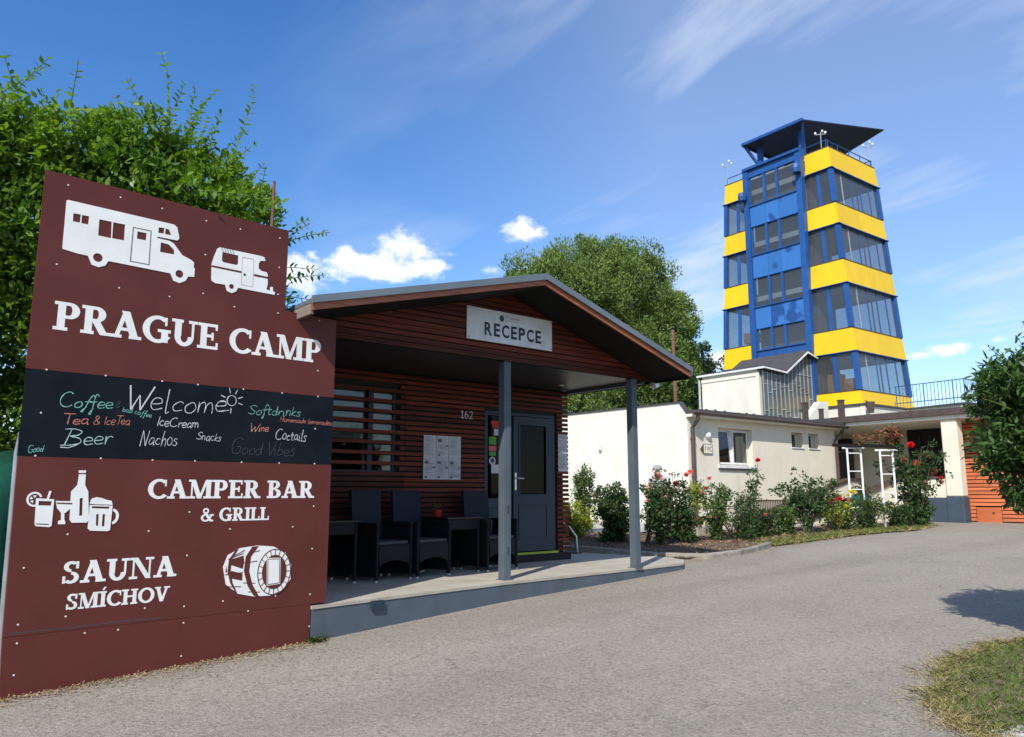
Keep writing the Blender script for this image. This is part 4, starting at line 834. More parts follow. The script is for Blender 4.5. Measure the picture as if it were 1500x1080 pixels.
# ---------------------------------------------------------------- wicker chairs and tables on the porch
def copy_tree(o, parent=None):
    c = o.copy(); C.objects.link(c); c.parent = parent
    for ch in o.children: copy_tree(ch, c)
    return c
def chair():
    t = thing('wicker_armchair', 'x', 'chair', (0, 0, 0)); w = .27; d = .29
    ap = MB(); n = 14; arch = [(-w + .03 + (2 * w - .06) * k / n, .17 + .07 * math.sin(math.pi * k / n) ** .6) for k in range(n + 1)]
    ap.prism([(-w + .03, .40)] + [(-w + .03, .02 + .15)] + arch[1:-1] + [(w - .03, .17), (w - .03, .40)], 'y', -d, -d + .02); obj('front_apron', ap, M['wicker'], t)
    for s in (-1, 1):
        sp_ = MB().prism([(-d + .02, .06), (-d + .02, .655), (d - .10, .655), (d - .02, .06)], 'x', s * w - .0175, s * w + .0175); obj('side_panel', sp_, M['wicker'], t, bevel=.006)
        obj('armrest', MB().box(s * w - .032, s * w + .032, -d - .005, d - .06, .655, .685), M['wicker'], t, bevel=.01)
        for y in (-d + .01, d - .03):
            lg = obj('leg', MB().tube([(s * w, y, .0), (s * w, y, .655)], .018, 8), M['wicker'], t); obj('foot_cap', MB().tube([(s * w, y, 0), (s * w, y, .022)], .0195, 8), M['alu'], lg)
    bk = MB(); K = 6
    for a in range(K):
        z0, z1 = .40 + a * .67 / K, .40 + (a + 1) * .67 / K; y0, y1 = d - .07 + .05 * (a / K) ** 1.3, d - .07 + .05 * ((a + 1) / K) ** 1.3; q = w - .035
        bk.hexa([(-q, y0, z0), (q, y0, z0), (q, y0 + .045, z0), (-q, y0 + .045, z0)], [(-q, y1, z1 + .001), (q, y1, z1 + .001), (q, y1 + .045, z1 + .001), (-q, y1 + .045, z1 + .001)])
    obj('backrest', bk, M['navy'], t)
    obj('seat', MB().box(-w + .02, w - .02, -d + .005, d - .1, .395, .425), M['wicker'], t, bevel=.01)
    obj('seat_cushion', MB().box(-w + .035, w - .035, -d + .01, d - .1, .426, .462), M['cushion'], t, bevel=.015)
    return t
ch0 = chair()
spots = [(-1.12, 1.07, 11, 'black wicker armchair nearest the maroon board, beside the left table'), (-.50, 1.13, 9, 'middle black wicker armchair on the porch, left of the red flower pot'), (.68, 1.20, 5, 'black wicker armchair closest to the door, partly hidden by the blue grey post')]
for k, (x, y, a, lb) in enumerate(spots):
    o = ch0 if k == 0 else copy_tree(ch0)
    o.location = RF @ Vector((x, y, FZ)); o.rotation_euler = (0, 0, R(2.75 + a)); o['label'] = lb; o['group'] = 'wicker armchairs on the porch'
def table():
    t = thing('wicker_table', 'x', 'table', (0, 0, 0))
    obj('table_top', MB().box(-.30, .30, -.30, .30, .70, .72), M['tabletop'], t, bevel=.004)
    for s in (-1, 1):
        obj('side_panel', MB().box(s * .26 - .015, s * .26 + .015, -.25, .25, .12, .70), M['wicker'], t)
        for y in (-.26, .26): 
            lg = obj('leg', MB().tube([(s * .26, y, 0), (s * .26, y, .70)], .02, 8), M['wicker'], t); obj('foot_cap', MB().tube([(s * .26, y, 0), (s * .26, y, .02)], .0215, 8), M['alu'], lg)
    obj('apron', MB().box(-.24, .24, -.268, -.25, .56, .70), M['wicker'], t); obj('apron', MB().box(-.24, .24, .25, .268, .3, .70), M['wicker'], t)
    return t
tb = table(); tb.location = RF @ Vector((-1.82, 1.12, FZ)); tb.rotation_euler = (0, 0, R(6)); tb['label'] = 'square black wicker table at the left end of the porch behind the board'; tb['group'] = 'wicker tables on the porch'
tb2 = copy_tree(tb); tb2.location = RF @ Vector((.09, 1.26, FZ)); tb2['label'] = 'square black wicker table between the middle armchair and the one by the door'
fp = thing('flower_pot', 'small red flower pot standing on the table near the door', 'pot', (-.07, 1.36, FZ + .722), RF)
obj('pot', MB().lathe([(0, 0), (.045, 0), (.065, .09), (.055, .09), (0, .08)], (-.07, 1.36, FZ + .722), 14), M['redp'], fp)
rgx = np.random.default_rng(8); pp, oo = crown_pts([(-.07, 1.36, FZ + .86, .07, .07, .05)], 10, .02, 90, rgx)
poly_mesh('foliage', leaves(pp, .035, rgx, .6), 4, M['leaf_red'], fp)
# ---------------------------------------------------------------- the maroon board (frame SF, face at y = 0)
sb = thing('sign_board', 'tall maroon board with white camper pictograms, PRAGUE CAMP lettering and a blackboard strip', 'sign board', (-1.2, 0, .1), SF)
XL, XR = -2.487, .138
def pan(nm, poly, mt='sign'): return obj(nm, MB().prism(poly, 'y', 0, .022), M[mt], sb)
pan('panel', [(XL + .004, 2.428), (XR, 2.426), (XR, 3.202), (-.42, 3.215), (-.42, 4.008), (XL, 4.008)])
pan('blackboard', [(XL + .008, 1.771), (XR, 1.771), (XR, 2.423), (XL + .006, 2.425)], 'chalk')
pan('panel', [(XL + .03, .478), (XR, .478), (XR, 1.768), (XL + .01, 1.768)])
pan('panel', [(XL + .05, .0), (-.02, .1), (-.02, .475), (XL + .03, .475)])
obj('backing_sheet', MB().box(XL + .06, XR - .01, .0225, .0235, .15, 3.19), M['membrane'], sb)
obj('edge_strip', MB().prism([(XL + .01, .0), (XL + .052, .0), (XL + .012, 1.79), (XL + .004, 1.95), (XL - .012, 1.79)], 'y', .024, .03), M['alu'], sb)
for x in (-2.3, -1.6, -.9, -.3): obj('rear_post', MB().box(x, x + .08, .023, .10, .0, 3.95 if x < -.5 else 3.1), M['greywood'], sb)
obj('rear_rail', MB().box(-2.4, -.46, .101, .15, 3.5, 3.58), M['greywood'], sb)
w = M['white']
c = PIC['wh']
def circ(cx, cz, r, n=28): return [(cx + r * math.cos(2 * math.pi * k / n), cz + r * math.sin(2 * math.pi * k / n)) for k in range(n)]
cam_ = PIC['camper']; r1 = .036
def plate(nm, loops, mt, y0, y1=.001): return obj(nm, MB().plate(loops, y0, y1), M[mt], sb)
plate('motorhome_pictogram', [cam_] + PIC['h'] + [circ(-2.064, 3.381, .036), circ(-1.417, 3.374, .034)], 'white', -.005)
def outline(l, t):
    cx = sum(p[0] for p in l) / len(l); cz = sum(p[1] for p in l) / len(l)
    hw = max(abs(p[0] - cx) for p in l); hh = max(abs(p[1] - cz) for p in l)
    return [[(cx + (p[0] - cx) * (1 - t / hw), cz + (p[1] - cz) * (1 - t / hh)) for p in l]]
plate('door_outline', [PIC['door']] + outline(PIC['door'], .006), 'ink', -.0066, -.0045)
plate('caravan_pictogram', [PIC['trailer'], PIC['twin'], circ(-.952, 3.349, .023)], 'white', -.005)
for s_ in PIC['tstripe']: plate('stripe', [s_], 'sign', -.0064, -.0045)
plate('door_outline', [PIC['tdoor']] + outline(PIC['tdoor'], .0035), 'print', -.0068, -.0045); plate('door_knob', [circ(-.837, 3.483, .012)], 'ink', -.0068, -.0045)
a_ = PIC['awn']
for k in range(5):
    t0, t1 = k / 5, k / 5 + .1; L_ = lambda p, q, t: (p[0] + (q[0] - p[0]) * t, p[1] + (q[1] - p[1]) * t)
    plate('awning_stripe', [[L_(a_[0], a_[1], t0), L_(a_[0], a_[1], t1), L_(a_[3], a_[2], t1), L_(a_[3], a_[2], t0)]], 'print', -.0066, -.0045)
serif_text('PRAGUE CAMP', -2.335, -.012, 2.750, .226, sb, w)
serif_text('CAMPER BAR', -1.545, -.034, 1.452, .158, sb, w)
serif_text('& GRILL', -1.100, -.476, 1.257, .114, sb, w)
serif_text('SAUNA', -2.118, -1.268, .820, .166, sb, w)
serif_text('SM\u00cdCHOV', -2.072, -1.312, .628, .116, sb, w)
# drinks
plate('bottle_pictogram', [PIC['bottle'], PIC['blabel']], 'white', -.005); plate('bottle_cap_pictogram', [PIC['bcap']], 'white', -.005)
plate('glass_pictogram', [PIC['glass'], PIC['ghole'], PIC['gbar']], 'white', -.0052); plate('straw_pictogram', [PIC['straw']], 'white', -.0058)
plate('wine_glass_pictogram', [PIC['wine']], 'white', -.0047); plate('stripe', [PIC['winebar']], 'sign', -.006, -.0044)
plate('beer_mug_pictogram', [PIC['mug']] + PIC['mb'], 'white', -.0056); plate('foam_pictogram', [PIC['foam']], 'white', -.0062)
mh = MB().prism(arcp(-1.80, 1.315, .052, .062, -80, 80, .02, .02, 16), 'y', -.0050, .001); obj('mug_handle_pictogram', mh, w, sb)
lm = MB().prism(arcp(-2.343, 1.452, .052, .055, 20, 300, .014, .014, 20), 'y', -.0044, .001)
for a in (90, 160, 230):
    lm.prism([(-2.343 + q * math.cos(R(a + d)), 1.452 + q * math.sin(R(a + d))) for q, d in ((.010, 0), (.031, -24), (.031, 24))], 'y', -.0046 - a * 1e-6, .001)
obj('lime_pictogram', lm, w, sb)
# barrel
plate('barrel_pictogram', [PIC['barrel']], 'white', -.0045)
plate('barrel_hoop', [PIC['hoop1']], 'sign', -.0056, -.004); plate('barrel_hoop', [PIC['hoop2']], 'sign', -.0057, -.004)
cx, cz = -.402, .795
obj('barrel_rim', MB().prism(arcp(cx, cz, .162, .203, 0, 359.9, .008, .008, 40), 'y', -.0060, -.004), M['sign'], sb)
obj('barrel_end', MB().prism([(cx + .118 * math.cos(R(a)), cz + .150 * math.sin(R(a))) for a in range(0, 360, 10)], 'y', -.0066, -.004), M['sign'], sb)
for a in range(0, 360, 18):
    q = MB(); q.bar((cx + .116 * math.cos(R(a)), -.0060, cz + .148 * math.sin(R(a))), (cx + .158 * math.cos(R(a)), -.0060, cz + .199 * math.sin(R(a))), .0045, .003, (0, 1, 0)); obj('barrel_rim_joint', q, M['sign'], sb)
plate('barrel_door', [PIC['bdoor']], 'white', -.0078, -.006); plate('barrel_door', [outline(PIC['bdoor'], .007)[0], outline(PIC['bdoor'], .013)[0]], 'sign', -.0090, -.007)
for (xa, za, xb, zb) in [(-.835, .93, -.70, .975), (-.86, .80, -.70, .81), (-.845, .70, -.71, .69), (-.79, .955, -.69, 1.0), (-.66, .97, -.55, .99), (-.69, .89, -.57, .90), (-.69, .72, -.58, .71), (-.64, .64, -.53, .63)]:
    q = MB(); q.bar((xa, -.0052, za), (xb, -.0052, zb), .006, .003, (0, 1, 0)); obj('barrel_joint', q, M['sign'], sb)
q = MB(); q.prism([(-.835, .89), (-.80, .93), (-.70, .955), (-.69, .90), (-.70, .84)], 'y', -.0054, -.004); q.prism([(-.855, .82), (-.85, .88), (-.84, .82)], 'y', -.00545, -.004); obj('barrel_shade_stave', q, M['sign'], sb)
q = MB(); q.prism([(-.70, .74), (-.80, .765), (-.84, .81), (-.80, .83), (-.70, .80)], 'y', -.0055, -.004); obj('barrel_shade_stave', q, M['sign'], sb)
# chalk writing
chalk('Coffee', -2.245, -1.855, 2.150, 2.165, .105, sb, M['ck_mint'], .0085, seed=2)
chalk('&', -1.842, -1.80, 2.178, 2.18, .055, sb, M['ck_faint'], .005, seed=3)
chalk('bad coffee', -1.785, -1.555, 2.150, 2.112, .045, sb, M['ck_mint'], .0045, seed=4)
chalk('W', -1.775, -1.585, 2.168, 2.17, .185, sb, M['ck_wht'], .013, seed=5)
chalk('elcome', -1.585, -.935, 2.172, 2.20, .19, sb, M['ck_wht'], .0085, seed=6)
chalk('Softdrinks', -.735, -.208, 2.205, 2.215, .092, sb, M['ck_mint'], .0065, seed=7)
chalk('Tea', -2.21, -2.02, 2.025, 2.03, .075, sb, M['ck_org'], .0075, seed=8)
chalk('& IceTea', -1.995, -1.720, 2.03, 2.045, .075, sb, M['ck_org'], .0055, seed=9)
chalk('IceCream', -1.515, -1.165, 2.050, 2.048, .082, sb, M['ck_wht'], .0075, seed=10)
chalk('Wine', -.712, -.525, 2.046, 2.06, .075, sb, M['ck_org'], .0075, seed=11)
chalk('Homemade lemonades', -.420, .128, 2.155, 2.150, .048, sb, M['ck_org'], .0045, seed=12)
chalk('Beer', -2.20, -1.845, 1.868, 1.880, .118, sb, M['ck_mintw'], .0085, seed=13)
chalk('Nachos', -1.638, -1.33, 1.885, 1.895, .12, sb, M['ck_wht'], .007, seed=14)
chalk('Snacks', -1.18, -.96, 1.950, 1.942, .072, sb, M['ck_wht'], .006, seed=15)
chalk('Coctails', -.46, -.14, 1.988, 1.985, .10, sb, M['ck_wht'], .008, seed=16)
chalk('Good Vibes', -.878, -.25, 1.845, 1.835, .13, sb, M['ck_faint'], .006, seed=17)
chalk('Good', -2.418, -2.318, 1.797, 1.812, .055, sb, M['ck_mint'], .005, seed=18)
rnd = random.Random(4); q = MB(); ribbon(q, [(-.887 + .042 * math.cos(a), 2.312 + .046 * math.sin(a)) for a in [k * .42 for k in range(16)]], .010, -.0026, rnd)
for a in (20, 62, 105, 160, 190, 268, 300, 345):
    if a in (300,): continue
    u, v_ = math.cos(R(a)), math.sin(R(a)); ribbon(q, [(-.887 + u * .062, 2.312 + v_ * .068), (-.887 + u * .105, 2.312 + v_ * .115)], .009, -.0027, rnd)
ribbon(q, [(-.975, 2.205), (-.94, 2.215), (-.905, 2.225)], .006, -.0028, rnd); ribbon(q, [(-2.205, 1.845), (-2.15, 1.842), (-2.09, 1.868)], .008, -.0028, rnd)
obj('chalk_sun', q, M['ck_wht'], sb)
sm = None
for k, (x, z) in enumerate(PIC['screws']):
    if sm is None:
        sm = obj('screw', MB().lathe([(0, 0), (.0075, 0), (.0065, -.003), (0, -.0038)], (-1.2, 0, .1), 8, 'y'), M['screw'], sb); so_ = sm
    else: so_ = sm.copy(); C.objects.link(so_); so_.parent = sb
    so_.location = Vector((x + 1.2, -.0005, z - .1))
# scratches in the lower panel
q = MB(); ribbon(q, [(-2.42, .500), (-2.0, .497), (-1.66, .503), (-1.35, .498)], .006, -.0012, rnd); obj('scratch', q, M['ink'], sb)
# green tarpaulin behind the board's left end
tp = thing('tarpaulin', 'green tarpaulin stretched over a hidden frame behind the left end of the maroon board', 'tarpaulin', (-2.9, .5, .05), SF)
prof = [(.12, .0), (.10, 1.2), (.14, 1.50), (.26, 1.68), (.6, 1.80), (1.2, 1.82), (1.7, 1.55), (1.8, 0)]
tm = MB(); xs = [-4.4, -3.9, -3.3, -2.8, -2.26]; k0 = len(prof)
for i, x in enumerate(xs):
    for y, z in prof: tm.v.append((x, y + .03 * math.sin(i * 2.1 + z * 3), z - .05 * (i % 2) + (.06 if i == 4 else 0)))
for i in range(len(xs) - 1):
    for j in range(k0 - 1): tm.f.append((i * k0 + j, i * k0 + j + 1, (i + 1) * k0 + j + 1, (i + 1) * k0 + j))
tm.f.append(tuple(range(k0))); tm.f.append(tuple((len(xs) - 1) * k0 + j for j in range(k0)))
obj('sheet', tm, M['tarp'], tp, smooth=True)
obj('pale_edge', MB().tube([(-2.26, y + .0, z + .065) for y, z in prof[1:5]], .014, 6), M['alu'], tp)
# ---------------------------------------------------------------- low white building (world frame)
wb = thing('white_building', 'low cream rendered building with flat roof, brown downpipes and a white window', 'building', (19.5, 13.6, .55))
obj('wall', MB().prism([(13.56, .3), (20.0, .3), (20.0, 3.955), (13.80, 3.90), (13.56, 3.60)], 'x', 15.94, 16.06), M['whitewall'], wb)
obj('wall', MB().plate([rect(16.06, 23.08, .3, 3.6), rect(17.22, 18.74, 2.25, 3.29), rect(20.68, 21.28, 2.86, 3.32), rect(21.58, 22.14, 2.86, 3.32)], 13.56, 13.93), M['render'], wb)
obj('wall', MB().box(22.78, 23.08, 13.93, 17.0, .3, 3.6), M['render'], wb)
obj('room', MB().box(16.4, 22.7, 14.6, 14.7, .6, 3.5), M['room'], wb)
obj('window_sill', MB().box(17.15, 18.8, 13.50, 13.72, 2.17, 2.247), M['pvc'], wb, bevel=.006)
obj('window_sill', MB().box(17.17, 18.78, 13.515, 13.555, 2.12, 2.168), M['tar'], wb)
for x0, x1 in ((20.66, 21.30), (21.56, 22.16)): obj('window_sill', MB().box(x0, x1, 13.53, 13.75, 2.83, 2.858), M['pvc'], wb)
wf = obj('window', MB().plate([rect(17.22, 18.74, 2.25, 3.29), rect(17.27, 17.95, 2.30, 3.24), rect(18.02, 18.69, 2.30, 3.24)], 13.74, 13.80), M['pvc'], wb)
def sash(x0, x1, z0, z1, y, tilt, par, mt='pvc', t=.05):
    m_ = MB().plate([rect(x0, x1, z0, z1), rect(x0 + t, x1 - t, z0 + t, z1 - t)], y - .03, y); g = MB().box(x0 + t, x1 - t, y - .02, y - .012, z0 + t, z1 - t)
    for q in (m_, g): q.v = [(a, b + (c_ - z0) * tilt, c_) for a, b, c_ in q.v]
    s = obj('sash', m_, M[mt], par); obj('pane', g, M['glass'], s)
sash(17.28, 17.96, 2.29, 3.25, 13.735, .10, wf); sash(18.01, 18.70, 2.29, 3.25, 13.735, 0, wf)
obj('curtain', MB().box(18.45, 18.72, 13.99, 14.0, 2.25, 3.25), M['slabgrey'], wf)
for x0, x1 in ((20.68, 21.28), (21.58, 22.14)):
    w2 = obj('small_window', MB().plate([rect(x0, x1, 2.86, 3.32), rect(x0 + .04, x1 - .04, 2.90, 3.28)], 13.80, 13.84), M['pvc'], wb)
    obj('pane', MB().box(x0 + .04, x1 - .04, 13.815, 13.822, 2.90, 3.28), M['glass'], w2)
obj('eave_soffit', MB().box(15.90, 23.25, 13.28, 13.558, 3.50, 3.575), M['whitewall'], wb)
obj('gutter', MB().tube([(15.80, 13.24, 3.60), (23.3, 13.24, 3.575)], .055, 8), M['brown'], wb)
obj('roof', MB().box(16.065, 23.3, 13.20, 20, 3.625, 3.69), M['tar'], wb)
obj('verge_cap', MB().prism([(13.22, 3.56), (13.555, 3.605), (13.79, 3.905), (20, 3.96), (20, 3.99), (13.77, 3.935), (13.535, 3.635), (13.20, 3.59)], 'x', 15.90, 16.062), M['tar'], wb)
rnd = random.Random(9)
for k in range(16):
    x = 16.4 + k * .43 + rnd.uniform(-.1, .1); obj('roof_clip', MB().box(x, x + .04, 13.25, 13.30, 3.692, 3.712 + rnd.uniform(0, .025)), M['brown'], wb)
for k in range(12):
    y = 14.2 + k * .5; obj('roof_clip', MB().box(15.87, 15.92, y, y + .05, 4.0, 4.04), M['brown'], wb)
def pipe(pts, r=.05): return obj('downpipe', MB().tube(pts, r, 10), M['brown'], wb)
pipe([(16.05, 13.26, 3.56), (16.05, 13.28, 3.42), (16.08, 13.50, 3.22), (16.08, 13.50, .62)], .055)
pipe([(23.14, 13.30, 3.56), (23.14, 13.36, 3.38), (23.0, 13.48, 3.15), (23.0, 13.48, 1.15)], .055)
for z in (2.9, 1.9, .95): obj('pipe_clip', MB().tube([(16.08, 13.50, z), (16.08, 13.50, z + .05)], .066, 10), M['brown'], wb)
wl = thing('wall_lamp', 'round white bulkhead lamp on the cream wall above the WC sign', 'lamp', (16.75, 13.55, 3.05))
obj('glass_dome', MB().lathe([(0, -.10), (.06, -.09), (.095, -.05), (.105, 0), (0, .0)], (16.75, 13.55, 3.05), 16, 'y'), M['pvc'], wl, smooth=True); obj('base_ring', MB().lathe([(0, -.012), (.12, -.012), (.12, .008), (0, .008)], (16.75, 13.553, 3.05), 18, 'y'), M['pvc'], wl)
wc = thing('wc_sign', 'small arrow shaped board reading WC with a dark tip pointing left', 'sign', (16.6, 13.54, 2.67))
obj('board', MB().prism([(16.40, 2.675), (16.52, 2.80), (16.91, 2.80), (16.91, 2.55), (16.52, 2.55)], 'y', 13.53, 13.545), M['render'], wc)
obj('arrow_tip', MB().prism([(16.395, 2.675), (16.525, 2.807), (16.525, 2.543)], 'y', 13.524, 13.529), M['brown'], wc)
sans_text('WC', 16.68, 2.61, .20, .13, wc, M['ink'], 13.527); sans_text('f', 16.59, 2.62, .05, .12, wc, M['brown'], 13.527)
rt = MB(); rt.plate([rect(16.40, 16.92, 2.54, 2.81), rect(16.412, 16.908, 2.553, 2.797)], 13.526, 13.5295)
obj('rim', MB().plate([rect(16.53, 16.915, 2.545, 2.805), rect(16.54, 16.905, 2.555, 2.795)], 13.525, 13.529), M['brown'], wc)
wcam = thing('wall_lamp', 'small white lamp high on the blank white side wall left of the corner', 'lamp', (15.93, 16.9, 2.8))
obj('glass_dome', MB().lathe([(0, -.10), (.05, -.09), (.07, -.03), (.075, 0)], (15.90, 16.9, 2.83), 12, 'z'), M['pvc'], wcam, smooth=True); obj('bracket', MB().box(15.86, 15.945, 16.87, 16.93, 2.83, 2.87), M['alu'], wcam)
one('rusty_pole', 'tall rusty pole rising behind the roof corner of the white building', 'pole', MB().tube([(17.05, 14.9, 3.7), (17.03, 14.9, 6.25)], .05, 10), M['rust'], (17.05, 14.9, 3.7))
# low wall with an iron fence in front
one('low_wall', 'low concrete wall with a brown rail fence on top', 'wall', MB().box(16.3, 18.6, 12.3, 12.5, .45, .80), M['concrete'], (17.4, 12.4, .5))
fe = thing('fence', 'low brown steel bar fence standing on the low wall below the white window', 'fence', (17.4, 12.4, .8))
obj('bottom_rail', MB().box(16.3, 18.55, 12.36, 12.42, .80, .90), M['brown'], fe); obj('top_rail', MB().box(16.3, 18.55, 12.37, 12.41, 1.28, 1.315), M['brown'], fe)
for k in range(30): obj('baluster', MB().box(16.32 + k * .076, 16.345 + k * .076, 12.38, 12.40, .90, 1.28), M['brown'], fe)
# stair with two sloping parapets
st = thing('entrance_stair', 'stair with sloping cream parapets and brown caps leading up to the porch', 'stair', (20.7, 12.4, .6))
def slope_wall(y0, y1, pts, z0=.4):
    top = [(x, z) for x, z in pts]
    obj('parapet', MB().prism([(top[0][0], z0)] + top + [(top[-1][0], z0)], 'y', y0, y1), M['render'], st)
    for a, b in zip(top, top[1:]): obj('cap', MB().prism([a, b, (b[0], b[1] + .09), (a[0], a[1] + .09)], 'y', y0 - .04, y1 + .04), M['brown'], st)
slope_wall(12.86, 13.06, [(18.3, .88), (22.60, 1.85), (23.2, 1.86)])
slope_wall(11.80, 12.0, [(18.4, .70), (23.2, 1.79)])
for k in range(4): obj('step', MB().box(20.2 + k * .32, 23.2, 12.0, 12.86, .5 + k * .15, .65 + k * .15), M['concrete'], st)
# portico building
cb = thing('canopy_building', 'pavilion with deep flat canopy, cream column and orange slatted wall under a terrace', 'building', (24.5, 11, .66))
obj('floor', MB().box(23.25, 27.0, 10.6, 17.0, .4, 1.10), M['concrete'], cb)
obj('parapet', MB().box(23.27, 23.42, 10.9, 11.78, .4, 1.90), M['render'], cb); obj('cap', MB().box(23.23, 23.46, 10.5, 11.78, 1.90, 1.97), M['brown'], cb)
obj('plinth', MB().box(23.20, 23.44, 10.36, 10.89, .4, 1.36), M['plinthblue'], cb); obj('parapet', MB().box(23.26, 23.42, 10.36, 10.89, 1.362, 1.90), M['render'], cb)
obj('column', MB().box(23.20, 23.56, 9.90, 10.34, 1.40, 3.60), M['render'], cb, bevel=.03); obj('column_base', MB().box(23.18, 23.58, 9.88, 10.36, .5, 1.398), M['plinthblue'], cb, bevel=.03)
obj('canopy', MB().box(23.12, 28.0, 2.5, 13.55, 3.60, 3.74), M['whitewall'], cb); obj('canopy', MB().box(23.12, 28.0, 13.95, 17.0, 3.60, 3.74), M['whitewall'], cb); obj('canopy', MB().box(23.32, 28.0, 13.551, 13.949, 3.60, 3.74), M['whitewall'], cb)
obj('canopy_edge', MB().box(23.02, 23.118, 2.5, 13.62, 3.70, 3.90), M['brown'], cb, bevel=.01); obj('roof_felt', MB().box(23.12, 34.0, 2.5, 17.0, 3.742, 3.90), M['tar'], cb)
obj('back_wall', MB().box(26.2, 26.4, 12.80, 17.0, 1.10, 3.60), M['render'], cb)
obj('back_wall', MB().box(26.2, 26.4, 10.62, 11.3, 1.10, 3.60), M['room'], cb)
dd = obj('dark_doors', MB().box(26.28, 26.36, 11.3, 12.8, 1.10, 3.60), M['membrane'], cb)
for k in range(5): obj('door_stile', MB().box(26.24, 26.279, 11.3 + k * .36, 11.36 + k * .36, 1.10, 3.40), M['bluegrey2'], dd)
bd = obj('brown_door', MB().box(26.14, 26.198, 14.72, 15.50, 1.10, 2.95), M['brown'], cb); obj('door_light', MB().box(26.13, 26.198, 14.72, 15.50, 3.0, 3.42), M['membrane'], bd)
obj('side_wall', MB().box(24.2, 26.2, 10.42, 10.62, .5, 3.60), M['render'], cb)
obj('bracket_box', MB().box(25.6, 26.19, 13.05, 13.25, 3.0, 3.58), M['brown'], cb)
obj('orange_wall_core', MB().box(24.26, 24.4, 3.0, 10.418, .5, 3.60), M['soffit'], cb)
z = .70; k = 0
while z < 3.55:
    if z < 1.08: segs = [(3.0, 9.33), (10.02, 10.40)]
    else: segs = [(3.0, 10.40)]
    for a, b in segs: obj('slat', MB().prism([(24.20, z), (24.255, z), (24.255, z + .085), (24.225, z + .085)], 'y', a, b), M['orange'], cb)
    z += .108; k += 1
obj('hatch', MB().box(24.215, 24.25, 9.35, 10.0, .66, 1.09), M['orange'], cb)
obj('hatch_lock', MB().tube([(24.20, 9.55, .93), (24.214, 9.55, .93)], .03, 10), M['brown'], cb)
wlp = thing('wall_lamp', 'bracket lamp on the orange slatted wall under the canopy', 'lamp', (24.1, 9.3, 3.0))
obj('arm', MB().tube([(24.2, 9.3, 3.02), (23.9, 9.35, 3.0), (23.7, 9.5, 2.95)], .015, 6), M['alu'], wlp); obj('lamp_head', MB().lathe([(0, .04), (.05, .02), (.06, -.02), (0, -.03)], (23.7, 9.5, 2.94), 10), M['alu'], wlp)
# terrace walls above the canopy
tw = thing('terrace', 'white terrace parapet with dark coping on the flat roof below the tower', 'terrace', (29, 14, 3.9))
def twall(a, b, t=.2, z1=4.68):
    a, b = Vector(a), Vector(b); d = (b - a).normalized(); n = Vector((-d.y, d.x)) * t
    q = [a, b, b + n, a + n]; obj('wall', MB().hexa([(p.x, p.y, 3.905) for p in q], [(p.x, p.y, z1) for p in q]), M['whitewall'], tw)
    q = [a - n * .35 - d * .05, b - n * .35 + d * .05, b + n * 1.2 + d * .05, a + n * 1.2 - d * .05]; obj('coping', MB().hexa([(p.x, p.y, z1 + .002) for p in q], [(p.x, p.y, z1 + .07) for p in q]), M['tar'], tw)
twall((27.0, 17.2), (27.0, 14.82)); twall((27.0, 14.6), (30.1, 14.6)); twall((30.1, 14.55), (29.7, 12.45)); twall((29.7, 12.25), (35, 12.25))
obj('deck', MB().box(27.21, 36, 14.81, 24, 3.91, 4.66), M['slabgrey'], tw); obj('deck', MB().box(30.35, 36, 12.46, 14.80, 3.91, 4.66), M['slabgrey'], tw)
rl = thing('railing', 'thin blue steel railing round the roof terrace right of the tower', 'railing', (29.7, 13.4, 4.76))
A_, B_, C_ = Vector((29.95, 14.9, 0)), Vector((29.75, 12.30, 0)), Vector((34.5, 12.30, 0))
for p, q in ((A_, B_), (B_, C_)):
    for z in (4.95, 5.62): obj('rail', MB().tube([(p.x, p.y, z), (q.x, q.y, z)], .018, 6), M['bluesteel'], rl)
    n = int((q - p).length / .135)
    for k in range(n + 1):
        t = k / n; s = p + (q - p) * t; obj('baluster', MB().tube([(s.x, s.y, 4.76), (s.x, s.y, 5.62)], .010 if k % 8 else .02, 5), M['bluesteel'], rl)
# stair block with the tall lattice window
sbk = thing('stair_block', 'white rendered block with folded felt roof and a tall lattice window beside the tower', 'building', (26, 18, 3.9))
obj('wall', MB().box(24.5, 27.9, 17.3, 20.0, 3.9, 6.02), M['whitewall'], sbk)
prof = [(24.40, 6.10), (25.85, 6.02), (27.35, 6.98), (28.05, 6.80)]
obj('gable_infill', MB().prism([(24.52, 5.9)] + [(x, z) for x, z in prof] + [(28.0, 5.9)], 'y', 17.32, 19.9), M['whitewall'], sbk)
obj('roof', MB().prism(prof + [(28.05, 6.92), (27.35, 7.12), (25.85, 6.15), (24.40, 6.22)], 'y', 17.0, 20.15), M['tar'], sbk)
for a, b in zip(prof, prof[1:]): obj('white_verge', MB().prism([(a[0], a[1] + .01), (b[0], b[1] + .01), (b[0], b[1] + .075), (a[0], a[1] + .075)], 'y', 16.96, 16.998), M['pvc'], sbk)
obj('white_verge', MB().box(24.36, 24.398, 16.98, 20.15, 6.10, 6.17), M['pvc'], sbk)
obj('wall_frame', MB().box(24.47, 24.498, 17.28, 17.42, 3.9, 6.0), M['whitewall'], sbk); obj('wall_band', MB().box(24.47, 24.498, 17.43, 20.0, 5.86, 6.0), M['whitewall'], sbk)
obj('downpipe', MB().tube([(24.42, 20.06, 6.0), (24.42, 20.06, 3.9)], .05, 8), M['alu'], sbk); 
lw = obj('lattice_window', MB().prism([(24.55, 3.95), (27.9, 3.95), (27.9, 6.8), (27.33, 6.95), (25.87, 6.0), (24.55, 6.08)], 'y', 17.20, 17.22), M['glass_lattice'], sbk)
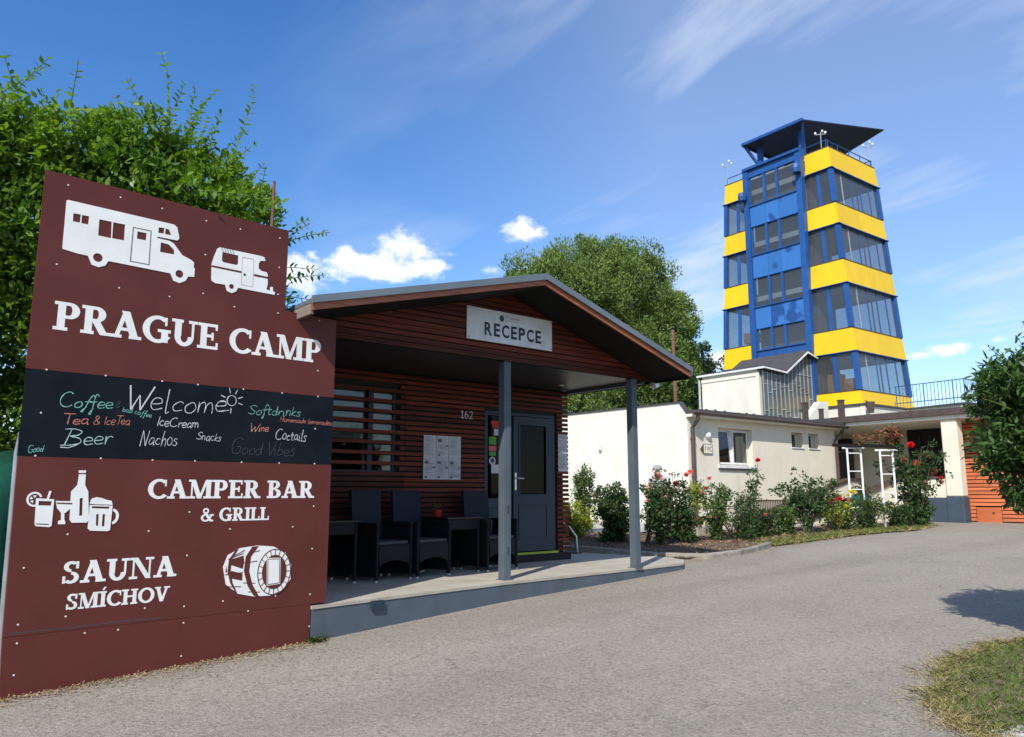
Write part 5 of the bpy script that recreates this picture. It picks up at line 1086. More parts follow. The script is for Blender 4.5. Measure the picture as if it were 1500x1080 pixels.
def topz(x): return 6.08 if x < 25.87 and x < 24.6 else (6.08 - (x - 24.55) * .06 if x < 25.87 else min(6.0 + (x - 25.87) * .65, 6.95))
rnd = random.Random(12); xs = [24.6 + k * .27 for k in range(13)]
for k, x in enumerate(xs):
    obj('mullion', MB().box(x - .013, x + .013, 17.17, 17.198, 3.95, topz(x)), M['alu'], lw)
    if k < 12:
        for z in [4.3 + rnd.uniform(0, .5), 5.15 + rnd.uniform(0, .6)] + ([6.1] if k > 7 else []): obj('cross_bar', MB().box(x + .017, x + .253, 17.175, 17.197, z, z + .026), M['alu'], lw)
one('parapet_block', 'white sloping parapet block at the foot of the lattice window', 'wall', MB().prism([(25.0, 3.9), (25.0, 4.1), (25.9, 4.82), (26.4, 4.85), (26.4, 3.9)], 'y', 15.7, 15.95), M['whitewall'], (25.6, 15.8, 3.9))
for k, (px, lat, dep, h, w_, lb) in enumerate([(0, 10.2, 26.5, .62, .16, 'dark square vent pipe on the flat roof left of the sloping white block'), (1, 10.55, 26.0, .34, .12, 'short dark vent pipe on the flat roof right of the sloping white block'), (2, 10.9, 25.2, .55, .16, 'dark vent pipe above the corner where the canopy starts')]):
    x, y = site(lat, dep); one('vent_pipe', lb, 'vent pipe', MB().box(x - w_ / 2, x + w_ / 2, y - w_ / 2, y + w_ / 2, 3.9, 3.95 + h).box(x - w_ * .6, x + w_ * .6, y - w_ * .6, y + w_ * .6, 3.952 + h, 3.99 + h), M['brown'], (x, y, 3.9), group='vent pipes on the flat roof')
x, y = 26.9, 14.42
fl = thing('floodlight', 'dark floodlight fixed at the corner of the terrace parapet', 'lamp', (x, y, 4.6))
obj('lamp_head', MB().hexa([(x - .22, y - .1, 4.35), (x - .05, y - .22, 4.35), (x + .05, y - .1, 4.35), (x - .1, y, 4.35)], [(x - .28, y - .1, 4.75), (x - .05, y - .28, 4.75), (x + .1, y - .1, 4.75), (x - .1, y + .05, 4.75)]), M['brown'], fl); obj('bracket', MB().tube([(x - .05, y - .05, 4.75), (x + .02, y + .12, 4.82)], .02), M['brown'], fl)
# ---------------------------------------------------------------- the observation tower
tow = thing('observation_tower', 'tall tower with yellow bands, leaning glass walls and a blue stair bay under dark roof', 'tower', (30, 18.4, 4.7))
ZB = 4.77; ZT = 15.65
def corner(i, z):
    t = (z - ZB) / (ZT - ZB); X0, Y0, X1, Y1 = 28.03 + .3 * t, 15.28 + .82 * t, 31.9, 21.6 - .4 * t
    return Vector([(X0, Y0), (X1, Y0), (X1, Y1), (X0, Y1)][i % 4])
# faces: 0 = -Y front, 1 = +X, 2 = +Y, 3 = -X (blue bay in its middle)
def fpt(f, s, z, o):
    a, b = corner(f, z), corner(f + 1, z); d = (b - a).normalized(); n = Vector((d.y, -d.x)); p = a + (b - a) * s + n * o; return (p.x, p.y, z)
def fquad(f, s0, s1, z0, z1, o0, o1, flare=0):
    return MB().hexa([fpt(f, s0, z0, o0), fpt(f, s1, z0, o0), fpt(f, s1, z0, o1 + flare), fpt(f, s0, z0, o1 + flare)], [fpt(f, s0, z1, o0), fpt(f, s1, z1, o0), fpt(f, s1, z1, o1), fpt(f, s0, z1, o1)])
bands = [(4.77, 5.37), (6.94, 7.87), (9.73, 10.71), (12.24, 13.17), (14.71, 15.65)]
def sY(y, z): a, b = corner(3, z), corner(4, z); return (a.y - y) / (a.y - b.y)     # parameter along face 3 (runs from Y1 down to Y0)
BY0, BY1 = 17.12, 19.98
def segs(f, zm):
    if f == 0: return [(0.0, .46), (.462, 1.0)]
    if f == 3: return [(0.0, sY(BY1, zm)), (sY(BY0, zm), 1.0)]
    return [(0, .5), (.502, 1)]
for bi, (z0, z1) in enumerate(bands):
    for f in range(4):
        L_ = (corner(f, z0) - corner(f + 1, z0)).length; e = .05 / L_
        for s0, s1 in segs(f, (z0 + z1) / 2):
            a = s0 - (e if s0 == 0 else 0); b = s1 + (e if s1 == 1 else 0)
            obj('yellow_panel', fquad(f, a, b, z0 + .012, z1, .0, .05, .05), M['yellow'], tow)
            if bi: obj('drip_sheet', fquad(f, a - (.10 / L_ if s0 == 0 else 0), b + (.10 / L_ if s1 == 1 else 0), z0 - .02, z0 + .01, -.05, .13), M['bluesteel'], tow)
            obj('top_trim', fquad(f, a, b, z1 + .002, z1 + .04, -.08, .065), M['brown'], tow)
    zs = z0 + .05 if bi else z0
    cs = [corner(i, zs) for i in range(4)]; cm = sum(cs, Vector((0, 0))) / 4; ins = [c_ + (cm - c_) * .02 for c_ in cs]
    obj('floor_slab', MB().hexa([(p.x, p.y, zs) for p in ins], [(p.x, p.y, zs + .22) for p in ins]), M['slabgrey'], tow)
# corner posts and glass walls
for bi in range(4):
    z0, z1 = bands[bi][1], bands[bi + 1][0]
    for i in range(4):
        a, b = corner(i, z0 + .04), corner(i, z1 - .03); q = .09
        obj('corner_post', MB().hexa([(a.x - q, a.y - q, z0 + .04), (a.x + q, a.y - q, z0 + .04), (a.x + q, a.y + q, z0 + .04), (a.x - q, a.y + q, z0 + .04)], [(b.x - q, b.y - q, z1 - .03), (b.x + q, b.y - q, z1 - .03), (b.x + q, b.y + q, z1 - .03), (b.x - q, b.y + q, z1 - .03)]), M['bluesteel'], tow)
    for f in range(4):
        n = {0: 5, 1: 6, 2: 4}.get(f)
        if n: cuts = [k / n for k in range(n + 1)]; groups = [cuts]
        else:
            g0 = sY(BY1, z0); g1 = sY(BY0, z0); groups = [[0, g0 * .5, g0], [g1, g1 + (1 - g1) * .5, 1]]
        for cuts in groups:
            for k in range(len(cuts) - 1):
                obj('pane', fquad(f, cuts[k] + .006, cuts[k + 1] - .006, z0 + .05, z1 - .035, -.012, .0), M['glass_tower'], tow)
                if 0 < k: obj('mullion', fquad(f, cuts[k] - (.014 if f == 3 else .004), cuts[k] + (.014 if f == 3 else .004), z0 + .042, z1 - .032, -.03, .012), M['bluesteel' if f in (3, 1, 2) else ('alu' if k == 1 else 'bluesteel')], tow)
# inner core and a few boards stored behind the lowest glass
obj('core_wall', MB().box(28.55, 28.65, 17.2, 19.95, 4.99, 15.6), M['coregrey'], tow)
obj('core_wall', MB().box(28.66, 29.9, 17.15, 17.25, 4.99, 15.6), M['coregrey'], tow)
obj('stored_board', MB().box(28.5, 29.0, 16.4, 16.9, 4.99, 6.2), M['tan'], tow); obj('stored_board', MB().box(28.5, 29.0, 15.75, 16.2, 4.99, 5.95), M['tan'], tow); obj('stored_board', MB().box(28.5, 28.9, 20.2, 20.8, 8.1, 8.55), M['tan'], tow)
# blue stair bay
BX = 27.98
wz = [(14.11, 15.42), (11.83, 13.10), (9.49, 10.75), (7.57, 8.48)]
obj('bay_post', MB().box(BX - .10, BX + .16, BY0 - .02, BY0 + .24, 4.8, 15.78), M['bluesteel'], tow); obj('bay_post', MB().box(BX - .10, BX + .16, BY1 - .24, BY1 + .02, 6.0, 15.78), M['bluesteel'], tow)
ya, yb = BY0 + .242, BY1 - .242; cut = [ya, ya + (yb - ya) * .40, ya + (yb - ya) * .67, yb]
obj('bay_cap', MB().box(BX - .16, BX + .2, BY0, BY1, 15.782, 15.9), M['bluesteel'], tow)
obj('bay_head', MB().box(BX - .04, BX + .06, ya, yb, 15.43, 15.78), M['bluesteel'], tow)
for i, (z0, z1) in enumerate(wz):
    for k in range(3):
        obj('pane', MB().box(BX + .0, BX + .012, cut[k] + .05, cut[k + 1] - .05, z0 + .02, z1 - .02), M['glass_tower'], tow)
        zb = wz[i + 1][1] + .03 if i < 3 else 6.9
        obj('blue_panel', MB().box(BX - .03, BX + .02, cut[k] + .006, cut[k + 1] - .006, zb, z0 - .05), M['blue'] if i < 3 else M['bluesteel'], tow)
    for k in (1, 2): obj('bay_mullion', MB().box(BX - .05, BX + .05, cut[k] - .06, cut[k] + .06, z0 - .0, z1), M['bluesteel'], tow)
    obj('bay_sill', MB().box(BX - .09, BX + .05, ya, yb, z0 - .048, z0 - .002), M['bluesteel'], tow); obj('bay_sill', MB().box(BX - .07, BX + .05, ya, yb, z1 + .002, z1 + .028), M['bluesteel'], tow)
    for y in (ya + .025, yb - .025): obj('bay_jamb', MB().box(BX - .03, BX + .05, y - .024, y + .024, z0, z1), M['bluesteel'], tow)
obj('bay_back', MB().box(BX + .021, BX + .06, ya, yb, 4.9, 6.9), M['bluesteel'], tow)
for (y, z) in ((BY0 + .08, 14.95), (BY1 - .04, 14.55)): obj('siren', MB().lathe([(.0, -.2), (.17, -.18), (.2, 0), (.17, .18), (0, .2)], (BX - .26, y, z), 8), M['bluesteel'], tow)
# folded roof canopy on four posts
A4, D4, C4, B4 = (28.1, 17.0, 17.15), (28.1, 20.0, 17.15), (33.6, 20.1, 17.15), (33.0, 16.0, 17.75)
def rf(dz): return [(p[0], p[1], p[2] + dz) for p in (A4, D4, C4, B4)]
rm = MB(); lo_, hi_ = rf(0), rf(.05); rm.v = lo_ + hi_
rm.f = [(0, 1, 2), (0, 2, 3), (4, 6, 5), (4, 7, 6), (0, 4, 5, 1), (1, 5, 6, 2), (2, 6, 7, 3), (3, 7, 4, 0)]
obj('canopy_roof', rm, M['darkblue'], tow)
em = MB(); em.bar((28.02, 16.95, 17.16), (28.02, 20.05, 17.16), .08, .12); obj('roof_edge_beam', em, M['bluesteel'], tow)
em = MB(); em.bar((28.06, 20.02, 17.14), (33.5, 20.12, 17.14), .08, .12); obj('roof_edge_beam', em, M['darkblue'], tow)
for (x, y, zt) in ((28.75, 17.5, 17.1), (28.75, 19.6, 17.1), (31.2, 17.6, 17.2), (31.2, 19.6, 17.1)): obj('canopy_post', MB().box(x - .10, x + .10, y - .10, y + .10, 15.3, zt - .02), M['bluesteel'], tow)
for p, q in (((28.7, 17.45, 16.2), (28.15, 17.05, 17.05)), ((28.7, 19.65, 16.2), (28.15, 19.95, 17.05))): em = MB(); em.bar(p, q, .1, .1); obj('canopy_brace', em, M['bluesteel'], tow)
obj('roof_deck', MB().box(28.5, 31.8, 16.3, 21.0, 15.5, 15.62), M['slabgrey'], tow)
# railing of the top deck
rr = [corner(i, 15.65) for i in range(4)]
for (f, s0, s1) in ((0, 0, 1), (3, 0, .22), (3, .80, 1), (1, 0, 1)):
    p, q = Vector(fpt(f, s0, 16.02, -.05)), Vector(fpt(f, s1, 16.02, -.05)); obj('deck_rail', MB().tube([p, q], .022, 6), M['bluesteel'], tow)
    n = max(1, round((q - p).length / .9))
    for k in range(n + 1): s = p + (q - p) * k / n; obj('deck_rail_post', MB().tube([(s.x, s.y, 15.69), (s.x, s.y, 16.02)], .02, 6), M['bluesteel'], tow)
def antenna(x, y, z, lb, h=1.0):
    t = thing('antenna', lb, 'antenna', (x, y, z), group='weather instruments on the tower')
    obj('mast', MB().tube([(x, y, z), (x, y, z + h)], .018, 6), M['alu'], t); obj('cross_arm', MB().tube([(x - .16, y + .14, z + h * .86), (x + .15, y - .13, z + h * .9)], .018, 6), M['alu'], t)
    for k, (dx, dy, dz) in enumerate(((-.16, .14, .95), (.15, -.13, 1.0), (.06, -.05, 1.08))): obj('sensor_head', MB().lathe([(0, -.06), (.045, -.05), (.045, .03), (0, .06)], (x + dx, y + dy, z + h * dz), 8), M['pvc'], t)
c0, c1, c3 = corner(0, 15.65), corner(1, 15.65), corner(3, 15.65)
antenna(c0.x + .05, c0.y + .3, 15.69, 'short white sensor mast at the near corner of the tower top', .75)
antenna(c1.x - .05, c1.y + .1, 15.69, 'white sensor mast at the right corner of the tower top', 1.15)
antenna(c3.x - .02, c3.y - .1, 15.3, 'thin white sensor mast at the left corner of the tower top', 1.45)
# ---------------------------------------------------------------- trees and shrubs
def limbs(base, top, r, rng, n=7, spread=1.2):
    mb = MB(); b = Vector(base); t = Vector(top); mid = b.lerp(t, .5) + Vector((rng.normal() * .05, rng.normal() * .05, 0)) * (t - b).length
    mb.tube([b, b.lerp(mid, .5), mid, t], [r, r * .85, r * .65, r * .3], 8)
    for k in range(n):
        s = .3 + .6 * k / n; p = b.lerp(t, s); a = rng.uniform(0, 6.28); L_ = spread * rng.uniform(.5, 1.0)
        e = p + Vector((math.cos(a) * L_, math.sin(a) * L_, L_ * rng.uniform(.4, 1.0))); mb.tube([p, p.lerp(e, .5) + Vector((0, 0, -.08 * L_)), e], [r * .4, r * .28, r * .1], 6)
    return mb
def foliage(name, blobs, ncl, rc, nleaf, size, mt, parent, seed, asp=.5, up=.3, shell=.72):
    rng = np.random.default_rng(seed); P, o = crown_pts(blobs, ncl, rc, nleaf, rng, shell); f6 = size < .15
    return poly_mesh(name, (leaves6 if f6 else leaves)(P, size, rng, asp, up, o), 6 if f6 else 4, mt, parent)
def shoots(bases, rng, parent, lmat, leaf=.055, gap=.055):
    LV = []
    for (p, d, L_) in bases:
        st = MB()
        p = Vector(p); d = Vector(d).normalized(); pts = [p]; n = max(3, int(L_ / .12))
        for k in range(n): d = (d + Vector((rng.normal() * .09, rng.normal() * .09, -.035))).normalized(); pts.append(pts[-1] + d * L_ / n)
        st.tube(pts, [.006 * (1 - .7 * k / n) + .001 for k in range(n + 1)], 4); obj('shoot', st, M['gstem'], parent)
        s = .05; 
        while s < L_:
            i = min(int(s / (L_ / n)), n - 1); q = pts[i].lerp(pts[i + 1], s / (L_ / n) - i); dr = (pts[i + 1] - pts[i]).normalized(); sd = dr.cross(Vector((rng.normal(), rng.normal(), .4))).normalized()
            sz = leaf * rng.uniform(.7, 1.2) * (1 - .45 * s / L_)
            for sg in (1, -1):
                dd = (sd * sg + dr * .6 + Vector((0, 0, -.1))).normalized(); w = dd.cross(Vector((0, 0, 1)) + Vector((rng.normal() * .3, rng.normal() * .3, 0))).normalized()
                up = w.cross(dd); LV.append([q, q + dd * sz * .25 + w * sz * .22 + up * sz * .08, q + dd * sz * .62 + w * sz * .2 + up * sz * .05, q + dd * sz - up * sz * .1, q + dd * sz * .62 - w * sz * .2 + up * sz * .05, q + dd * sz * .25 - w * sz * .22 + up * sz * .08])
            s += gap * rng.uniform(.8, 1.3)
    poly_mesh('shoot_leaves', np.array([[v[:] for v in l] for l in LV]), 6, lmat, parent)
def T_(fr, p): v = fr @ Vector(p); return (v.x, v.y, v.z)
# big shrub behind the board
hb_ = lambda L: [(*T_(SF, b[:3]), *b[3:]) for b in L]
h1 = thing('leafy_shrub', 'tall bright green shrub growing behind and left of the maroon board', 'shrub', T_(SF, (-3.2, 1.8, .05)))
foliage('foliage', hb_([(-3.5, 1.7, 3.3, 1.0, .8, 1.7), (-3.6, 1.5, 1.6, 1.1, .8, 1.3), (-2.6, 1.5, 4.1, .9, .6, .85), (-3.3, 1.6, 4.3, .8, .7, .7), (-4.6, 2.2, 3.0, 1.2, 1.0, 2.2), (-1.9, 1.3, 4.45, .7, .5, .60), (-4.2, 1.8, 4.3, .8, .8, .8), (-2.2, 1.9, 2.6, .9, .6, 1.2), (-2.3, 1.8, 1.0, .9, .6, 1.0), (-2.6, 1.6, 4.0, .9, .6, 1.0), (-2.9, 1.5, 4.7, .9, .6, .4)]), 900, .2, 88000, .08, M['leaf_hedge'], h1, 11, .52, .35)
obj('trunk', limbs(T_(SF, (-3.2, 1.8, .05)), T_(SF, (-3.1, 1.7, 3.8)), .09, np.random.default_rng(2), 9, 1.2), M['bark'], h1)
rg2 = np.random.default_rng(21); bs = []
for k in range(46):
    x = -4.4 + rg2.uniform(0, 3.0); bs.append((T_(SF, (x, 1.2 + rg2.uniform(-.2, .5), 4.55 + rg2.uniform(-.3, .3) + (.12 if x > -2.6 else 0))), (rg2.normal() * .35, rg2.normal() * .35, 1), rg2.uniform(.35, .85)))
for k in range(26): z = rg2.uniform(1.2, 4.4); bs.append((T_(SF, (-2.75 + rg2.uniform(-.5, .1), .95, z)), (-rg2.random() * .5, -.6, .6), rg2.uniform(.2, .5)))
shoots(bs, rg2, h1, M['leaf_hedge'], .11, .055)
h2 = thing('leafy_shrub', 'green shrub with long thin shoots rising behind the stepped right part of the maroon board', 'shrub', T_(SF, (-1.1, 1.5, .1)))
foliage('foliage', hb_([(-1.1, 1.3, 4.45, .75, .5, .72), (-.62, 1.1, 4.3, .5, .4, .72), (-1.5, 1.2, 4.7, .5, .4, .6), (-1.5, 1.5, 3.2, 1.3, .6, 1.1), (-.25, 1.1, 3.85, .30, .35, .40)]), 340, .16, 40000, .074, M['leaf_hedge'], h2, 12, .48, .35)
obj('trunk', limbs(T_(SF, (-1.1, 1.5, .1)), T_(SF, (-1.0, 1.3, 4.2)), .07, np.random.default_rng(3), 8, .8), M['bark'], h2)
bs = []
for k in range(30):
    x = -1.5 + rg2.uniform(0, 1.35); zt = 5.0 - max(0, x + .8) * 1.05 + rg2.uniform(-.35, .1); bs.append((T_(SF, (x, 1.05 + rg2.uniform(-.15, .3), zt)), (rg2.normal() * .3 + .15, rg2.normal() * .3, 1), rg2.uniform(.3, .75)))
for x, z, dx, dz, L_ in [(-.62, 4.9, .15, 1, .95), (-1.25, 4.95, -.1, 1, .95), (-1.15, 5.0, .35, 1, .75), (-.15, 4.1, .8, .5, .85), (-.1, 3.75, 1, .5, .75), (-.15, 3.6, 1, .15, .7), (-.2, 3.9, .9, .2, .6), (-.1, 4.2, .5, .7, .5), (-.15, 3.55, .9, -.1, .5), (-.3, 3.9, .6, .9, .8)]:
    v = SF.to_3x3() @ Vector((dx, -.15, dz)); bs.append((T_(SF, (x, 1.0, z)), v, L_))
for x, L_ in ((-1.25, .75), (-1.05, .85), (-.8, .7)): v = SF.to_3x3() @ Vector((.12, -1, -.15)); bs.append((T_(SF, (x, .75, 4.45)), v, L_ + .2))
shoots(bs, rg2, h2, M['leaf_hedge'], .10, .055)
one('rusty_pole', 'thin rusty pole sticking up behind the right end of the maroon board', 'pole', MB().tube([T_(SF, (-.43, .35, .1)), T_(SF, (-.43, .35, 4.62))], .016, 8), M['rust'], T_(SF, (-.43, .35, .1)))
# globe tree at the right edge
gx, gy = site(5.22, 6.78); gt_ = thing('globe_tree', 'dense round headed small tree at the right edge of the road', 'tree', (gx, gy, gz(gx, gy)))
foliage('crown', [(gx, gy, 2.12, .86, .86, .80), (gx, gy, 2.2, .6, .6, .6), (*site(4.72, 6.85), 1.86, .42, .42, .46), (*site(4.62, 6.85), 2.25, .38, .38, .5)], 360, .16, 28000, .085, M['leaf_ball'], gt_, 31, .34, .1, .85)
obj('trunk', limbs((gx, gy, gz(gx, gy) - .05), (gx, gy, 2.4), .06, np.random.default_rng(4), 8, .6), M['bark'], gt_)
rg3 = np.random.default_rng(33); bs = []
for k in range(95):
    u = Vector(rg3.normal(size=3)).normalized(); u.z = abs(u.z) * .9 if rg3.random() < .75 else u.z; p = Vector((gx, gy, 2.12)) + Vector((u.x * .82, u.y * .82, u.z * .77)); bs.append((p, u + Vector((0, 0, .35)), rg3.uniform(.15, .38)))
shoots(bs, rg3, gt_, M['leaf_ball'], .085, .05)
# round tree behind the reception
def far(lat, dep, z, *r): x, y = site(lat, dep); return (x, y, z, *r)
t1 = thing('round_tree', 'broad round crowned green tree behind the reception roof', 'tree', (*site(5.6, 38), .68))
foliage('crown', [far(4.6, 38, 10.3, 4.1, 4.1, 4.0), far(6.6, 38, 9.8, 2.4, 2.4, 3.0), far(2.2, 38, 10.3, 2.6, 2.6, 2.9), far(.6, 37.5, 10.9, 1.3, 1.3, 2.4), far(3.2, 37.5, 12.1, 1.8, 1.8, 1.7), far(6.2, 38, 12.3, 1.6, 1.6, 1.7), far(4.8, 38.5, 13.3, 1.2, 1.2, 1.3), far(7.9, 38, 9.2, 1.4, 1.4, 2.2), far(4.5, 36.5, 5.6, 3.4, 1.6, 2.2), far(7.4, 36.5, 5.6, 1.6, 1.4, 2.4), far(2.2, 37.8, 12.0, 1.0, 1.0, 1.1), far(7.0, 37, 7.6, 2.2, 2.2, 1.8)], 900, .55, 210000, .17, M['leaf_far'], t1, 41, .36, 1.1)
obj('trunk', limbs((*site(5.6, 38), .6), (*site(5.6, 38), 9), .4, np.random.default_rng(5), 12, 3.5), M['bark'], t1)
for k, (bl, lb) in enumerate([([far(2.5, 42, 4.6, 3.2, 2, 3.0), far(5.5, 42, 4.9, 2.6, 2, 2.9)], 'dark tree directly behind the blank white wall, nearest the reception'), ([far(8.3, 42, 5.0, 2.3, 2, 3.6), far(10.0, 43, 6.4, 1.6, 1.6, 3.0)], 'dark tree behind the rusty pole, below the round tree'), ([far(11.4, 44, 6.6, 1.6, 1.6, 3.2), far(12.4, 46, 5.0, 1.6, 1.6, 2.6)], 'slim dark tree just left of the white stair block')]):
    bx, by = bl[0][0], bl[0][1]; t = thing('dark_tree', lb, 'tree', (bx, by, .68), group='dark trees behind the white building')
    foliage('crown', bl, 150, .5, 21000, .22, M['leaf_dark'], t, 50 + k, .5, .3); obj('trunk', limbs((bx, by, .6), (bx, by, bl[0][2] + 1), .1, np.random.default_rng(k), 8, 1.6), M['bark'], t)
# ---------------------------------------------------------------- rose bed
fm = {}
def flower(mat_, r=.05):
    k = (mat_, r)
    if k not in fm:
        mb = MB(); rnd = random.Random(7)
        for ring, (n, e, q) in enumerate(((5, 20, 1.0), (5, 50, .85), (4, 75, .6), (5, -15, .9))):
            for i in range(n):
                a = 6.283 * (i + ring * .4) / n; d = Vector((math.cos(a) * math.cos(R(e)), math.sin(a) * math.cos(R(e)), math.sin(R(e)))) * r * q; s = Vector((-math.sin(a), math.cos(a), 0)) * r * .5; u = Vector((0, 0, r * .35))
                mb.add([(0, 0, 0), tuple(d * .6 + s), tuple(d + u * .3 + s * .3), tuple(d + u * .3 - s * .3), tuple(d * .6 - s)], [(0, 1, 2, 3, 4)])
        me = bpy.data.meshes.new('flower'); me.from_pydata(mb.v, [], mb.f); me.materials.append(M['fl_' + mat_]); fm[k] = me
    return fm[k]
def bush(name, label, cat, x, y, h, w, mt='leaf_rose', nl=1500, ls=.055, seed=1, nst=8, low=.35, flowers=(), stemr=.012, spread=1.0, asp=.6, dens=1.0, tall=None):
    if cat == 'rose bush': w *= 1.3; h *= 1.05; nl = int(nl * 1.2)
    rng = np.random.default_rng(seed); z0 = gz(x, y) + .03; t = thing(name, label, cat, (x, y, z0)); st = MB(); bl = []
    for k in range(nst):
        a = rng.uniform(0, 6.28); q = w * .5 * math.sqrt(rng.random()) * spread; hh = h * rng.uniform(.72, 1.0); b = Vector((x + rng.normal() * .04, y + rng.normal() * .04, z0 - .03)); e = Vector((x + math.cos(a) * q, y + math.sin(a) * q, z0 + hh))
        m_ = b.lerp(e, .5) + Vector((rng.normal() * .05, rng.normal() * .05, 0)); st.tube([b, m_, e], [stemr, stemr * .8, stemr * .35], 5)
        for j in range(5):
            s = low + (1 - low) * (j + rng.random()) / 5; p = (b.lerp(m_, s * 2) if s < .5 else m_.lerp(e, s * 2 - 1)); r_ = w * .12 * dens * rng.uniform(.7, 1.5); bl.append((p.x + rng.normal() * .05, p.y + rng.normal() * .05, p.z, r_, r_, r_ * .9))
            tw_ = p + Vector((rng.normal() * .1, rng.normal() * .1, .06)); st.tube([p, tw_], [stemr * .4, stemr * .2], 4)
    obj('stems', st, M['stem'], t); P, o = crown_pts(bl, len(bl) * 3, .05 + w * .02, int(nl * .62) if 'rose bush' in cat else nl, rng, .6); poly_mesh('foliage', leaves6(P, ls, rng, asp, .1, o), 6, M[mt], t)
    for (dl_, dz, col, r_) in flowers:
        r_ = round(r_ * 1.08, 3)
        f = bpy.data.objects.new('flower', flower(col, r_)); C.objects.link(f); f.parent = t; f.location = (R2[0] * dl_ - F2[0] * .12, R2[1] * dl_ - F2[1] * .12, dz); f.rotation_euler = (rng.uniform(-.6, .6), rng.uniform(-.6, .6), rng.uniform(0, 6))
    return t
bush('shrub', 'upright loose pale green shrub against the white wall right of the slatted corner', 'shrub', 11.5, 12.75, 1.55, .75, 'leaf_mid', 3600, .055, 1, 16, .1, spread=.8)
bush('shrub', 'low yellow green shrub beside the lower end of the slatted wall', 'shrub', 10.55, 12.1, .68, .85, 'leaf_lime', 3600, .055, 2, 14, .0)
bush('shrub', 'dense dark green bush left of the right porch post', 'shrub', 10.65, 11.0, 1.12, .95, 'leaf_rose', 6500, .055, 3, 18, .05, flowers=[(.12, .85, 'darkred', .05)])
bush('rose_bush', 'dark rose bush with bare lower stems just right of the right porch post', 'rose bush', 10.75, 10.25, .95, .6, 'leaf_rose', 1700, .06, 4, 8, .4, [(.28, .55, 'red', .055)])
bush('rose_bush', 'tall rose bush with a dark red bloom and grey seed heads near the gardener', 'rose bush', 11.05, 10.05, 1.25, .62, 'leaf_rose', 2600, .062, 5, 10, .15, [(-.12, 1.35, 'seed', .045), (.02, 1.36, 'seed', .045), (.22, 1.12, 'darkred', .06), (.12, 1.30, 'coral', .035)])
bush('rose_bush', 'tall rose bush topped by one large coral bloom left of the downpipe', 'rose bush', 11.55, 9.95, 1.28, .62, 'leaf_rose', 2700, .062, 6, 10, .15, [(.10, 1.33, 'coral', .075), (.02, 1.29, 'coral', .05), (.32, .95, 'pink', .04)])
bush('rose_bush', 'rose bush with yellow green leaves and pink blooms right of the downpipe', 'rose bush', 12.45, 9.95, 1.05, .62, 'leaf_mid', 2400, .06, 7, 10, .1, [(-.12, 1.20, 'pink', .055), (-.20, 1.02, 'pink', .04), (-.08, .42, 'pink', .06), (-.02, .45, 'pink', .05), (.05, .43, 'pink', .06)])
bush('rose_bush', 'thin leggy rose bush in front of the brown fence, without blooms', 'rose bush', 13.1, 10.1, 1.05, .95, 'leaf_rose', 1500, .055, 8, 9, .45, dens=.8)
bush('rose_bush', 'low dark rose bush at the left end of the brown fence', 'rose bush', 12.95, 9.7, .58, .55, 'leaf_rose', 1500, .05, 9, 9, .2)
bush('rose_bush', 'very tall sparse rose stem with one red bloom before the white window', 'rose bush', 14.1, 10.2, 1.5, .35, 'leaf_rose', 420, .065, 10, 4, .35, [(.06, 1.56, 'red', .06)], dens=.7)
bush('rose_bush', 'large spreading rose bush with a cluster of pink blooms at its lower left', 'rose bush', 15.25, 9.75, 1.15, 1.35, 'leaf_rose', 3800, .07, 11, 14, .4, [(-.62, .42, 'pink', .07), (-.54, .46, 'pink', .06), (-.70, .46, 'pink', .06), (-.47, .40, 'pink', .055)], .016)
bush('rose_bush', 'small lime green rose bush with pale yellow blooms', 'rose bush', 16.1, 9.6, .72, .7, 'leaf_lime', 650, .06, 12, 8, .2, [(-.1, .85, 'yellow', .05), (.22, .55, 'yellow', .05)])
bush('rose_bush', 'low rose bush with a flat cluster of red blooms by the stair parapet', 'rose bush', 16.75, 9.75, .68, .7, 'leaf_rose', 1900, .055, 13, 10, .1, [(-.25, .66, 'red', .06), (-.12, .70, 'red', .06), (0, .66, 'darkred', .06), (-.36, .62, 'darkred', .05), (.1, .64, 'red', .05)])
bush('rose_bush', 'rose bush with lemon yellow blooms left of the white arch', 'rose bush', 17.6, 9.75, .78, .8, 'leaf_rose', 2100, .055, 14, 12, .05, [(.08, .52, 'yellow', .085), (-.02, .36, 'yellow', .07), (-.3, .86, 'yellow', .06), (-.22, .84, 'yellow', .05), (-.38, .78, 'yellow', .05)])
bush('shrub', 'silvery leaved low shrub between the yellow roses and the white arch', 'shrub', 18.05, 9.85, .72, .7, 'leaf_mid', 1700, .05, 15, 12, .05)
bush('climbing_rose', 'big climbing rose with red blooms growing over the right leg of the white arch', 'rose bush', 19.65, 9.55, 1.95, 1.25, 'leaf_rose', 7200, .075, 16, 20, .03, [(-.02, 2.0, 'red', .09), (.42, 1.72, 'red', .08), (-.22, 1.62, 'red', .08), (.08, 1.55, 'coral', .09), (.50, 1.32, 'red', .10), (.66, 1.16, 'red', .09), (.68, 1.05, 'pink', .08), (.25, 1.02, 'coral', .08), (.0, 1.5, 'coral', .08)], .014, dens=1.15)
bush('shrub', 'low leafy shrub at the right end of the rose bed beside the blue plinth', 'shrub', 20.6, 9.95, .72, .8, 'leaf_mid', 2600, .07, 17, 12, .0)
pt = thing('flower_pot', 'orange clay pot of yellow green plants at the foot of the downpipe', 'pot', (13.0, 10.9, gz(13, 10.9)))
